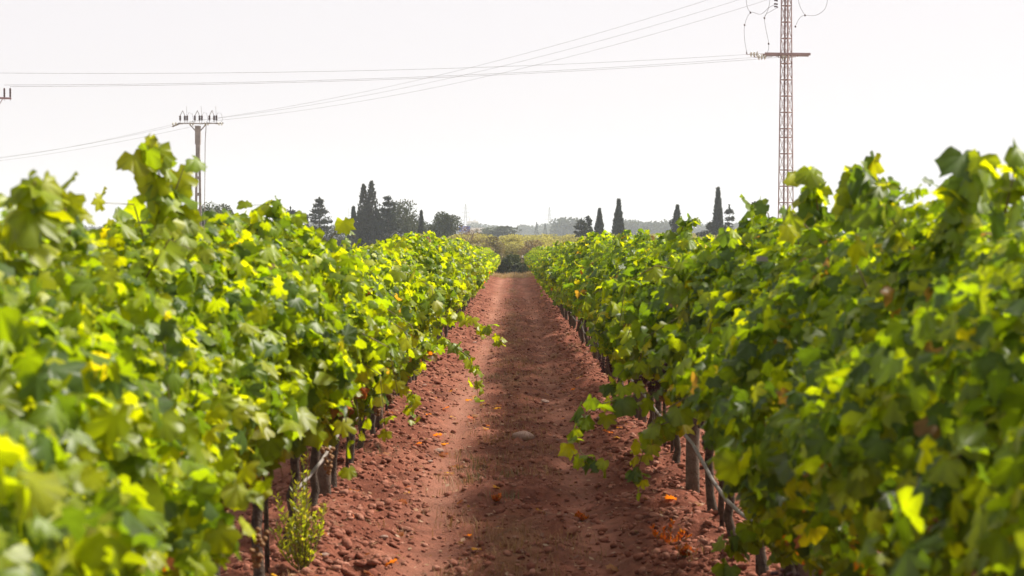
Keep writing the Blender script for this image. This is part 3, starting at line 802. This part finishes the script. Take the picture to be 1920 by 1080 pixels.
TD = 220.0                         # distance of the dark trees beyond the vineyard
def tree(name, px, top, d, label, maker, trunk=.12, group=None):
    """maker(h) -> crown mesh; stands on the ground where the photograph shows its axis"""
    p = at(px, top, d); root = empty(name, (p.x, d, 0)); tag(root, label, 'tree', group)
    h = p.z
    trunk_part(root, h * .8, trunk, [((0, 0, h * .3), (h * .1, .05, h * .5), trunk * .5), ((0, 0, h * .35), (-h * .09, .1 * h, h * .55), trunk * .45)])
    mesh_obj('crown', maker(h), root); return root
pxm = lambda n, d=TD: n / FPX * d
def cyp(px, top, wpx, d, label, **k):
    k.setdefault('ragged', .36)
    tree('cypress_tree', px, top, d, label, lambda h: cypress_mesh(h, pxm(wpx, d), 5200, int(px), **k), group=None)
cyp(663, 388, 24, 222, 'slim pointed dark cypress left of the twin-tipped poplar')
cyp(790, 396, 13, 214, 'very narrow dark cypress between the two round broadleaf trees')
cyp(1124, 392, 25, 222, 'shorter of the two neighbouring dark cypresses right of the path')
cyp(1160, 374, 30, 216, 'taller broad dark cypress right of the path, beside the shorter one')
cyp(1346, 352, 27, 218, 'tallest needle-pointed cypress, left of the lattice tower', ragged=.2)
cyp(1603, 380, 15, 226, 'dark cypress tip showing right of the lattice tower over the vines')
cyp(575, 404, 12, 240, 'small pointed cypress just left of the tall layered conifer')
cyp(1270, 385, 34, 216, 'ragged many-tipped dark cypress between the path and the tower', ragged=.75)
tree('conifer_tree', 599, 372, 215, 'tall layered dark conifer with drooping boughs at the left', lambda h: conifer_mesh(h, pxm(88), 6200, 3, .25, .8), .14)
tree('conifer_tree', 545, 390, 212, 'conifer with open boughs showing behind the left vine top', lambda h: conifer_mesh(h, pxm(64), 3000, 5, -.1, .7, sparse=.8), .12)
tree('conifer_tree', 1367, 386, 219, 'thin open conifer right of the tallest cypress', lambda h: conifer_mesh(h, pxm(44), 2600, 8, .2, .8, sparse=.75), .09)
tree('conifer_tree', 1415, 380, 214, 'open-branched conifer beside the lattice tower foot', lambda h: conifer_mesh(h, pxm(70), 2800, 11, 0, .8, sparse=.7), .1)
tree('conifer_tree', 1103, 407, 218, 'small layered conifer touching the shorter cypress', lambda h: conifer_mesh(h, pxm(36), 2600, 13, .2, .7), .09)
tree('conifer_tree', 1090, 412, 217, 'leaning tufted pine left of the small layered conifer', lambda h: conifer_mesh(h, pxm(40), 2400, 14, -.2, .5, sparse=.7), .09)
tree('poplar_tree', 690, 342, 218, 'tallest tree, a poplar with two upright tips', lambda h: poplar_mesh(h, 2, 11000, 4, [(-.48, 0, h * .96, 2.3), (.40, .2, h, 2.3), (1.05, 0, h * .64, 2.2), (-.9, .3, h * .62, 2.2), (0, 0, h * .72, 3.0)]), .16)
tree('pine_tree', 728, 370, 217, 'dark pine with a forked bare top right of the poplar', lambda h: conifer_mesh(h, pxm(74), 7000, 21, -.3, .6, sparse=.9), .14)
tree('broadleaf_tree', 762, 375, 222, 'wide dark broadleaf tree with an olive-green crown top', lambda h: broad_mesh(h, pxm(120), 11000, 31, (.05, .06, .026), 38, .1, .2), .18)
tree('broadleaf_tree', 822, 396, 216, 'rounded broadleaf tree at the right end of the dark grove', lambda h: broad_mesh(h, pxm(88), 10000, 32, (.048, .06, .03), 30, .12, .19), .16)
tree('broadleaf_tree', 403, 378, 175, 'grey-green broadleaf tree behind the concrete pole', lambda h: broad_mesh(h, pxm(100, 175), 8000, 33, (.06, .075, .045), 30, .08, .18), .15)
tree('broadleaf_tree', 385, 405, 230, 'darker round tree left of the concrete pole foot', lambda h: broad_mesh(h, pxm(80), 4000, 34, (.04, .05, .03), 20, .08, .2), .12)
for i, (px, top, w) in enumerate(((640, 425, 60), (700, 415, 70), (560, 425, 70), (505, 412, 60), (450, 418, 60), (855, 440, 30), (840, 425, 40), (1180, 440, 22), (1318, 428, 34), (1388, 420, 20), (1440, 415, 60), (1140, 445, 40), (1490, 410, 60), (1540, 412, 60), (1330, 415, 40))):
    tree('shrub', px, top, 214 + i % 3 * 3, ('dense dark shrub filling the foot of the grove left of the path' if px < 900 else 'dark shrub at the foot of the cypresses right of the path'),
         lambda h: broad_mesh(h, pxm(w), 2600, 60 + i, (.042, .05, .03), 16, .02, .2), .06, 'shrubs under the grove' if px < 900 else 'shrubs under the cypresses')

# orchard beyond the end of the path: grey-olive low trees, many
ORCH = [broad_mesh(3.2, 3.4, 3400, 80 + i, [(.30, .28, .10), (.33, .30, .10), (.27, .25, .12)][i % 3], 24, .08, .17) for i in range(5)]
for me_ in ORCH: me_.materials[0] = M['orchleaf']
LOWT = MB(); LOWT.tube([(0, 0, -.2), (.05, 0, .6), (0, .05, 1.3), (.1, 0, 2.2)], [.1, .08, .06, .02], 7); LOWT = LOWT.mesh('trunk', M['treebark'], True)
for row, (yy, x0, x1, hh, st) in enumerate(((150, -7, 12, 2.1, 3.2), (168, -9, 16, 2.45, 3.4), (186, -9, 22, 2.75, 3.6), (208, -9, 26, 3.0, 3.8), (235, -9, 24, 3.2, 4.0), (265, -10, 26, 3.35, 4.2))):
    x = x0
    while x < x1:
        s = hh / 3.2 * random.uniform(.9, 1.08)
        root = empty('orchard_tree', (x + random.uniform(-.5, .5), yy + random.uniform(-2, 2), 0), random.uniform(0, 6.28))
        tag(root, 'low olive-brown orchard tree in the band beyond the end of the path', 'tree', 'orchard trees beyond the path')
        for nm, me in (('trunk', LOWT), ('crown', random.choice(ORCH))):
            o = mesh_obj(nm, me, root); o.scale = (s * 1.35, s * 1.35, s * random.uniform(.9, 1.05))
        x += st * random.uniform(.6, .95)
# thicket at the end of the path
for px, top, w, d, c, lab in ((962, 478, 24, 112, (.055, .068, .03), 'dark green bush closing the end of the path'), (945, 486, 22, 108, (.05, .062, .028), 'low dark bush at the left side of the path end'),
                             (990, 490, 24, 110, (.06, .075, .03), 'low green bush behind the little white sign'), (1005, 452, 60, 128, (.22, .17, .11), 'grey-brown twiggy thicket in the middle beyond the path'),
                             (918, 446, 50, 130, (.20, .17, .10), 'grey-olive twiggy bush left beyond the path end'), (960, 458, 50, 133, (.25, .23, .10), 'pale olive bush between the two twiggy thickets')):
    tree('bush', px, top, d, lab, lambda h: broad_mesh(h, pxm(w, d) * 1.6, 4200, int(px), c, 22, .03, .12), .04)
def twig_tree(px, top, d, w, label):
    p = at(px, top, d); root = empty('bare_tree', (p.x, d, 0)); tag(root, label, 'tree'); h = p.z
    mb = MB(); mb.tube([(0, 0, -.2), (.03, 0, h * .4), (-.03, 0, h * .75)], [.07, .05, .02], 6); mb.build('trunk', M['treebark'], root, True)
    for i in range(26):
        a = random.uniform(0, 6.28); z0 = h * random.uniform(.15, .6); e = Vector((math.cos(a) * w / 2 * random.uniform(.3, 1), math.sin(a) * w / 2, min(h, z0 + h * random.uniform(.25, .5))))
        mb = MB(); mb.tube([(0, 0, z0), ((e.x) * .5, e.y * .5, (z0 + e.z) * .52), e], [.025, .018, .006], 5); mb.build('branch', M['treebark'], root, True)
    mesh_obj('crown', broad_mesh(h, w, 900, 5, (.14, .09, .065), 18, .2, .11), root)
twig_tree(877, 424, 160, 2.6, 'nearly bare purplish-brown tree below the blue billboard')

# far hazy woods
FARW = [broad_mesh(10, 10, 1900, 100 + i, (.05, .062, .04), 24, .05, .8) for i in range(5)]
FARC = cypress_mesh(10, 2.6, 900, 7)
wood = []
def far_tree(px, top, d, me, wf, label, group):
    p = at(px, top, d); o = empty('distant_tree', (p.x, d, 0), random.uniform(0, 6.28)); tag(o, label, 'tree', group)
    c = mesh_obj('crown', me, o); s = p.z / 10; c.scale = (s * wf, s * wf, s)
    t = mesh_obj('trunk', LOWT, o); t.scale = (s * 2, s * 2, s * 2)
far_tree(945, 424, 430, FARW[0], 2.0, 'dark rounded tree on the hazy skyline above the path', None)
far_tree(920, 430, 520, FARW[1], 1.5, 'hazy low tree left of the dark rounded skyline tree', None)
for px, top in ((1050, 408), (1066, 410), (1078, 414), (1040, 420), (1092, 420)):
    far_tree(px, top, 850, random.choice(FARW), 1.0, 'grey-blue hazy tree of the wood right of the far pylons', 'hazy wood near the pylons')
for i, px in enumerate(range(1172, 1268, 9)):
    far_tree(px, 412 + random.uniform(0, 8), 900 + random.uniform(-40, 40), random.choice(FARW), 1.0, 'grey-green hazy tree of the wood between two cypress groups', 'hazy wood between the cypresses')
for px in range(868, 1100, 8):
    far_tree(px + random.uniform(-3, 3), 425 + random.uniform(-5, 9), 1250 + random.uniform(-90, 120), random.choice(FARW), 1.25, 'pale blue distant tree of the skyline behind the orchard', 'distant skyline trees')
for px in list(range(1262, 1560, 16)) + list(range(1640, 1800, 20)) + list(range(500, 860, 18)) + list(range(140, 330, 20)):
    far_tree(px + random.uniform(-5, 5), 421 + random.uniform(-6, 8), 1200 + random.uniform(-90, 120), random.choice(FARW), 1.3, 'pale blue distant tree glimpsed between the vine tops and nearer trees', 'distant trees at the sides')
far_tree(1006, 416, 700, FARC, 1.0, 'thin hazy cypress on the skyline over the path', None)
far_tree(1022, 418, 720, FARC, 1.0, 'faint thin hazy cypress left of the far right pylon', None)

# ------------------------------------------------------------------ small white sign, billboard, buildings
p = at(980, 481, 99); root = empty('small_sign', (p.x, 99, float(ground_z(p.x, 99)))); tag(root, 'tiny white sign on a thin post at the end of the path', 'sign')
mb = MB(); mb.tube([(0, 0, -.1), (0, 0, p.z - float(ground_z(p.x, 99)) - .06)], .008, 6); mb.build('post', M['wood'], root)
mb = MB(); mb.box((0, -.016, p.z - float(ground_z(p.x, 99))), (.085, .012, .10)); mb.build('board', M['white'], root)

p = at(868, 438, 520); root = empty('billboard', (p.x, 520, 0)); tag(root, 'wide blue roadside billboard left of the path end', 'billboard')
w_, h_ = pxm(21, 520), pxm(10, 520)
mb = MB(); mb.box((pxm(3, 520), 0, at(0, 429, 520).z), (w_, .2, h_)); bd = mb.build('board', M['blue'], root)
mb = MB(); mb.box((pxm(3, 520), -.13, at(0, 427.6, 520).z), (w_ * .35, .05, .16)); mb.build('lettering', M['white'], bd)
mb = MB(); mb.box((pxm(3, 520), -.13, at(0, 430.4, 520).z), (w_ * .45, .05, .14)); mb.build('lettering', M['white'], bd)
for sx in (-.3, .5):
    mb = MB(); mb.tube([(w_ * sx, .2, -.2), (w_ * sx, .2, at(0, 426, 520).z)], .12, 6); mb.build('post', M['galv'], root)

def building(px0, px1, top, d, depth, label, mat, rows, cols, extra=()):
    a, b = at(px0, top, d), at(px1, top, d); w = b.x - a.x
    root = empty('factory_building', ((a.x + b.x) / 2, d, 0)); tag(root, label, 'building')
    mb = MB(); mb.box((0, depth / 2, a.z / 2), (w, depth, a.z)); mb.build('wall', mat, root)
    mb = MB(); mb.box((0, depth / 2, a.z + .3), (w + .8, depth + .8, .6)); mb.build('roof', M['white'], root)
    for r_ in range(rows):
        for c in range(cols):
            mb = MB(); z = a.z - 2.2 - r_ * 3.2; mb.box((-w / 2 + w * (c + .5) / cols, -.05, z), (w / cols * .55, .12, 1.4)); wi = mb.build('window', M['pane'], root)
    for ex, ew, eh in extra:
        mb = MB(); mb.box((ex * w, depth / 2, a.z + .6 + eh / 2), (ew * w, depth * .6, eh)); mb.build('rooftop_block', mat, root)
building(876, 896, 416, 1500, 14, 'pale tall factory block fading into the haze behind the billboard', M['offwhite'], 2, 4, ((-.25, .2, 2.4), (.2, .3, 1.6)))
building(880, 908, 431, 560, 9, 'long white low building with dark windows right of the billboard', M['offwhite'], 1, 6)

# ------------------------------------------------------------------ far pylons
def pylon(px, top, d, label):
    p = at(px, top, d); root = empty('pylon', (p.x, d, 0), R(12)); tag(root, label, 'pylon', 'distant pylons'); h = p.z; b = 2.6
    sec = [(z, b * (1 - .62 * min(1, z / .62 / h)) if z < .62 * h else b * .38 * (1 - .75 * (z - .62 * h) / (.38 * h))) for z in np.linspace(0, h, 13)]
    for sx in (-1, 1):
        for sy in (-1, 1):
            mb = MB(); mb.tube([(sx * r, sy * r, z) for z, r in sec], .13, 4); mb.build('leg', M['conductor'], root)
    for i in range(12):
        (z0, r0), (z1, r1) = sec[i], sec[i + 1]; mb = MB()
        for s in (-1, 1):
            mb.bar((-r0, s * r0, z0), (r1, s * r1, z1), .06); mb.bar((r0, s * r0, z0), (-r1, s * r1, z1), .06)
        mb.build('bracing', M['galv'], root)
    for zf, w in ((.70, 4.2), (.80, 3.4), (.90, 2.8)):
        mb = MB(); mb.bar((-w, 0, h * zf), (w, 0, h * zf), .26); mb.bar((-w, 0, h * zf), (0, 0, h * zf + 1.6), .14); mb.bar((w, 0, h * zf), (0, 0, h * zf + 1.6), .14); mb.build('cross_arm', M['conductor'], root)
pylon(873, 382, 1600, 'faint far pylon above the blue billboard')
pylon(1030, 388, 1640, 'faint far pylon right of the path above the skyline')
pylon(654, 390, 2300, 'very faint far pylon left of the twin-tipped poplar')

# ------------------------------------------------------------------ concrete pole with fuses (left)
PD = 138.0
pp = at(372, 232, PD)
PH = pp.z
pole = empty('concrete_pole', (pp.x, PD, 0), R(-4)); tag(pole, 'slotted concrete power pole with a steel crossarm and fuses at the left', 'power pole')
mb = MB()
def pw(z): return .50 - .029 * z          # width of the shaft at height z
slots = 7; z = 0.0
zs = np.linspace(-.3, PH - 2.6, slots + 1)
for i in range(slots):
    z0, z1 = zs[i], zs[i + 1]
    for s in (-1, 1):
        mb.bar((s * (pw(z0) / 2 - .032), 0, z0), (s * (pw(z1) / 2 - .032), 0, z1), .064, .17)
    mb.box((0, 0, z1 - .12), (pw(z1) - .126, .16, .22))
shaft = mb.build('shaft', M['concrete'], pole)
mb = MB(); mb.bar((0, 0, PH - 2.62), (0, 0, PH - 1.5), .29, .21); mb.build('upper_shaft', M['concrete'], pole)
mb = MB(); mb.bar((0, 0, PH - 1.5), (0, 0, PH - .18), .37, .28); mb.build('head', M['concrete'], pole)
mb = MB(); mb.bar((-1.35, -.12, PH), (1.35, -.12, PH), .14, .05); mb.bar((-1.35, .12, PH), (1.35, .12, PH), .14, .05); mb.bar((-1.35, -.12, PH + .01), (-1.35, .12, PH + .01), .1); mb.bar((1.35, -.12, PH), (1.35, .12, PH), .1); mb.build('cross_arm', M['galv'], pole)
mb = MB(); mb.bar((-1.35, 0, PH), (-1.85, 0, PH - .22), .09); mb.build('arm_extension', M['galv'], pole)
mb = MB(); mb.bar((1.35, 0, PH), (1.85, 0, PH + .02), .09); mb.build('arm_extension', M['galv'], pole)
mb = MB(); mb.bar((-.2, 0, PH - .5), (-.6, 0, PH - .05), .07); mb.build('brace', M['galv'], pole)
mb = MB(); mb.bar((.2, 0, PH - .5), (.6, 0, PH - .05), .07); mb.build('brace', M['galv'], pole)
def ribbed(h, r, n=5): return [(r * .55, 0)] + [q for i in range(n) for q in ((r, h * (i + .25) / n), (r, h * (i + .45) / n), (r * .6, h * (i + .7) / n))] + [(r * .4, h)]
for fx in (-1.05, .02, 1.08):
    for dx, r in ((-.24, .085), (.10, .085), (.27, .085)):
        mb = MB(); mb.lathe((fx + dx, 0, PH + .22), ribbed(.36, r), 10); mb.build('fuse_insulator', M['ceramic'], pole, False)
        mb = MB(); mb.tube([(fx + dx, 0, PH + .05), (fx + dx, 0, PH + .24)], .022, 6); mb.build('pin', M['galv'], pole)
    mb = MB(); mb.bar((fx - .24, 0, PH + .56), (fx - .05, 0, PH + .93), .035); mb.bar((fx - .05, 0, PH + .93), (fx + .10, 0, PH + .57), .035); mb.build('fuse_link', M['galv'], pole)
    mb = MB(); mb.tube([(fx + .25, 0, PH + .55), (fx + .22, 0, PH + 1.25)], .012, 5); mb.build('lightning_spike', M['galv'], pole)
    mb = MB(); mb.tube([(fx + .27, 0, PH + .56), (fx + .4, 0, PH + .78), (fx + .62, 0, PH + .72), (fx + .72, 0, PH + .3), (fx + .6, 0, PH + .05)], .011, 5); mb.build('jumper_wire', M['conductor'], pole)
for ix in (-1.7, -.45, .62, 1.62):
    for j in range(2):
        rt = Euler((0, R(78 if ix > 0 else -78), 0)).to_matrix()
        mb = MB(); mb.lathe((ix + (j - .5) * .2, -.02, PH - .02), [(.03, -.05), (.14, -.02), (.15, .0), (.07, .05), (.03, .08)], 12, rt); mb.build('disc_insulator', M['glass'], pole, True)
mb = MB(); mb.tube([(.62, -.1, PH - .1), (.56, -.16, PH - 1.4), (.50, -.16, 4), (.46, -.16, 0)], .03, 6); mb.build('down_cable', M['galv'], pole)

# ------------------------------------------------------------------ lattice tower (right)
TWD = 110.0
tw = at(1473, 103, TWD)
tower = empty('lattice_tower', (tw.x, TWD, 0), R(45 + 8)); tag(tower, 'reddish steel lattice power tower rising out of frame at the right', 'power tower')
TH = 17.6
def tr(z): return .365 - .0085 * z        # half side of the square section
for sx in (-1, 1):
    for sy in (-1, 1):
        mb = MB()
        for (zz0, zz1) in ((-.3, TH),):
            a, b = tr(zz0), tr(zz1)
            w = .07
            # angle iron: two flanges along the section's faces
            mb.add([(sx*a, sy*a, zz0), (sx*(a-w), sy*a, zz0), (sx*b, sy*b, zz1), (sx*(b-w), sy*b, zz1), (sx*a, sy*(a-.012), zz0), (sx*(a-w), sy*(a-.012), zz0), (sx*b, sy*(b-.012), zz1), (sx*(b-w), sy*(b-.012), zz1)],
                   [(0,1,3,2),(4,6,7,5),(0,2,6,4),(1,5,7,3),(0,4,5,1),(2,3,7,6)])
            mb.add([(sx*(a+.001), sy*(a-.013), zz0), (sx*(a+.001), sy*(a-w), zz0), (sx*(b+.001), sy*(b-.013), zz1), (sx*(b+.001), sy*(b-w), zz1), (sx*(a-.012), sy*(a-.013), zz0), (sx*(a-.012), sy*(a-w), zz0), (sx*(b-.012), sy*(b-.013), zz1), (sx*(b-.012), sy*(b-w), zz1)],
                   [(0,1,3,2),(4,6,7,5),(0,2,6,4),(1,5,7,3),(0,4,5,1),(2,3,7,6)])
        mb.build('leg', M['steel'], tower)
zlev = [0.0]
while zlev[-1] < TH - .6: zlev.append(zlev[-1] + (.93 if len(zlev) % 5 else .5))
for i in range(len(zlev) - 1):
    z0, z1 = zlev[i], zlev[i + 1]; a, b = tr(z0) - .02, tr(z1) - .02
    for ax in (0, 1):
        for s in (-1, 1):
            def q(u, z, r, o=0): return (u * r, s * (r + o), z) if ax == 0 else (s * (r + o), u * r, z)
            mb = MB(); mb.bar(q(-1, z0, a), q(1, z1, b), .022, .012); mb.bar(q(1, z0, a, -.014), q(-1, z1, b, -.014), .022, .012); mb.build('bracing', M['steel'], tower)
            mb = MB(); mb.bar(q(-1, z1, b, -.03), q(1, z1, b, -.03), .03, .06); mb.build('strut', M['steel'], tower)
cz = tw.z
lx = Vector((math.cos(-R(53)), math.sin(-R(53)), 0))     # world X seen from the tower's own axes
ly = Vector((math.sin(R(53)), math.cos(R(53)), 0))
def T(x, y, z): return lx * x + ly * y + Vector((0, 0, z))
mb = MB(); mb.bar(T(-1.28, -.42, cz), T(1.32, -.42, cz - .03), .09, .14); mb.build('cross_arm', M['steel'], tower)
mb = MB(); mb.bar(T(-1.28, .42, cz + .02), T(1.32, .42, cz - .01), .09, .14); mb.build('cross_arm', M['steel'], tower)
for xx in (-1.2, -.6, .6, 1.2):
    mb = MB(); mb.bar(T(xx, -.42, cz - .09), T(xx + .1, .42, cz - .07), .05); mb.build('cross_tie', M['steel'], tower)
for zz, w in ((16.0, 2.4), (14.9 + .15, .0)):
    if w:
        for sy in (-.4, .4):
            mb = MB(); mb.bar(T(-w, sy, zz + .6), T(w, sy, zz + .6), .1, .14); mb.build('cross_arm', M['steel'], tower)
# insulator strings on the lower arm, pointing along the wires to the left
strings = [(-1.28, -.30, cz), (-.75, .35, cz - .10), (.55, .0, cz - .14)]
for x0, y0, z0 in strings:
    for j in range(3):
        rt = (Matrix.Rotation(-R(53), 3, 'Z') @ Euler((0, R(-86), 0)).to_matrix())
        mb = MB(); mb.lathe(T(x0 - .42 - .17 * j, y0, z0 - .005 * j), [(.03, -.05), (.165, -.02), (.17, .01), (.09, .05), (.025, .09)], 12, rt); mb.build('disc_insulator', M['glass'], tower, True)
    mb = MB(); mb.tube([T(x0, y0, z0), T(x0 - 1.0, y0, z0 - .03)], .018, 6); mb.build('insulator_rod', M['steel'], tower)
    mb = MB(); mb.bar(T(x0 - 1.0, y0, z0 - .03), T(x0 - 1.03, y0, z0 + .12), .06); mb.build('clamp', M['galv'], tower)
# equipment near the top left side, surge arresters and jumpers
for zz in (cz + 2.85, cz + 3.05, cz + 2.7):
    mb = MB(); mb.lathe(T(-.50, -.05, zz), ribbed(.22, .055, 3), 8, (Matrix.Rotation(-R(53), 3, 'Z') @ Euler((0, R(-80), 0)).to_matrix())); mb.build('arrester', M['ceramic'], tower)
def W(px, py, dy=0): 
    v = at(px, py, TWD + dy) - Vector((tw.x, TWD, 0)); return T(v.x, v.y, v.z)
def cable(pts, parent, name='jumper_wire', r=.012):
    P = [Vector(p) for p in pts]; out = []
    for i in range(len(P) - 1):                        # Catmull-Rom
        p0, p1, p2, p3 = P[max(i-1, 0)], P[i], P[i+1], P[min(i+2, len(P)-1)]
        for t in np.linspace(0, 1, 6, endpoint=False):
            out.append(.5 * ((2*p1) + (p2-p0)*t + (2*p0-5*p1+4*p2-p3)*t*t + (3*p1-p0-3*p2+p3)*t**3))
    out.append(P[-1]); mb = MB(); mb.tube(out, r, 5); return mb.build(name, M['conductor'], parent, True)
cable([W(1399, 98), W(1395, 75), W(1395, 48), W(1406, 25), W(1425, 28), W(1440, 16), W(1455, 8)], tower)
cable([W(1438, 100), W(1440, 82), W(1432, 35), W(1445, 22), W(1458, 15)], tower)
cable([W(1397, -5), W(1400, 15), W(1406, 25)], tower)
cable([W(1443, -6), W(1440, 15), W(1432, 35)], tower)
cable([W(1489, 52), W(1498, 35), W(1508, 30), W(1528, 30), W(1545, 18), W(1551, -5)], tower)
cable([W(1494, -4), W(1499, 15), W(1508, 30)], tower)
for q_ in (W(1406, 25), W(1395, 48), W(1432, 35), W(1440, 83), W(1508, 30), W(1490, 51)):
    mb = MB(); mb.lathe(q_ - Vector((0, 0, .06)), [(.02, 0), (.055, .03), (.05, .09), (.02, .13)], 8); mb.build('clamp', M['ceramic'], tower)

# ------------------------------------------------------------------ insulator pole at the left frame edge
LD = 92.0
lp = at(-14, 184, LD); lpole = empty('wooden_power_pole', (lp.x, LD, 0)); tag(lpole, 'power pole crossarm with upright dark insulators at the left frame edge', 'power pole')
mb = MB(); mb.tube([(0, .12, -.3), (0, .12, lp.z - .9), (0, .12, lp.z + .7)], [.16, .12, .10], 9); mb.build('shaft', M['wood'], lpole, True)
aw = at(23, 184, LD).x - lp.x
mb = MB(); mb.bar((-aw, 0, lp.z + .03), (aw, 0, lp.z - .03), .055, .09); mb.build('cross_arm', M['steel'], lpole)
for s in (-1, 1):
    mb = MB(); mb.bar((s * .1, 0, lp.z - .75), (s * (aw - .4), 0, lp.z - .03), .035, .03); mb.build('brace', M['steel'], lpole)
ipx = [at(10, 0, LD).x - lp.x, at(21, 0, LD).x - lp.x]
for i, ix in enumerate([-ipx[1], -ipx[0]] + ipx):
    mb = MB(); mb.lathe((ix, 0, lp.z + .03), ribbed(.44, .052, 6), 10); mb.build('pin_insulator', M['ceramic'], lpole)
    mb = MB(); mb.tube([(ix, 0, lp.z - .14), (ix, 0, lp.z + .05)], .012, 5); mb.build('pin', M['galv'], lpole)

# ------------------------------------------------------------------ overhead wires
def overhead(a, b, sag, label, group, r=.0075):
    a, b = Vector(a), Vector(b)
    pts = [a.lerp(b, t) - Vector((0, 0, sag * 4 * t * (1 - t))) for t in np.linspace(0, 1, 28)]
    mb = MB(); mb.tube(pts, r, 5); tag(mb.build('overhead_wire', M['conductor'], None, True), label, 'power line', group)
ends = [at(-70, 137, LD), at(10, 160, LD), at(21, 163, LD)]
for (x0, y0, z0), e, nm in zip(strings, ends, ('uppermost', 'middle', 'lowest')):
    s = Vector((tw.x, TWD, 0)) + Vector((x0 - 1.0, y0, z0 - .03))
    overhead(s, e, .38, f'{nm} of the three near-level wires from the tower arm to the left edge', 'level wires')
for (dx, pyl), top, lf, nm in zip(((-40, 232), (2, 226), (40, 226)), ((1452, -40, 109.4), (1456, -22, 110), (1460, -6, 110.6)), (300, 298, 305), ('uppermost', 'middle', 'lowest')):
    s = at(372 + dx, pyl, PD); overhead(s, at(*top), 1.0, f'{nm} of three slanting wires climbing from the concrete pole to the tower', 'slanting wires')
    e = at(-220, lf + 14, 178); overhead(s, e, .7, f'{nm} of three wires running from the concrete pole down to the left edge', 'wires left of the pole')

# ------------------------------------------------------------------ haze
mb = MB(); mb.box((0, 2000, 38), (6400, 4200, 86)); 
hm, hnt, hout = new_mat('thin_haze')
pv = N(hnt, 'ShaderNodeVolumePrincipled'); pv.inputs['Color'].default_value = (0.80, 0.90, 1.0, 1); pv.inputs['Density'].default_value = 3.6e-4; pv.inputs['Anisotropy'].default_value = 0.25
hnt.links.new(pv.outputs[0], hout.inputs['Volume'])
tag(mb.build('haze', hm), 'thin pale haze in the air', kind='stuff')
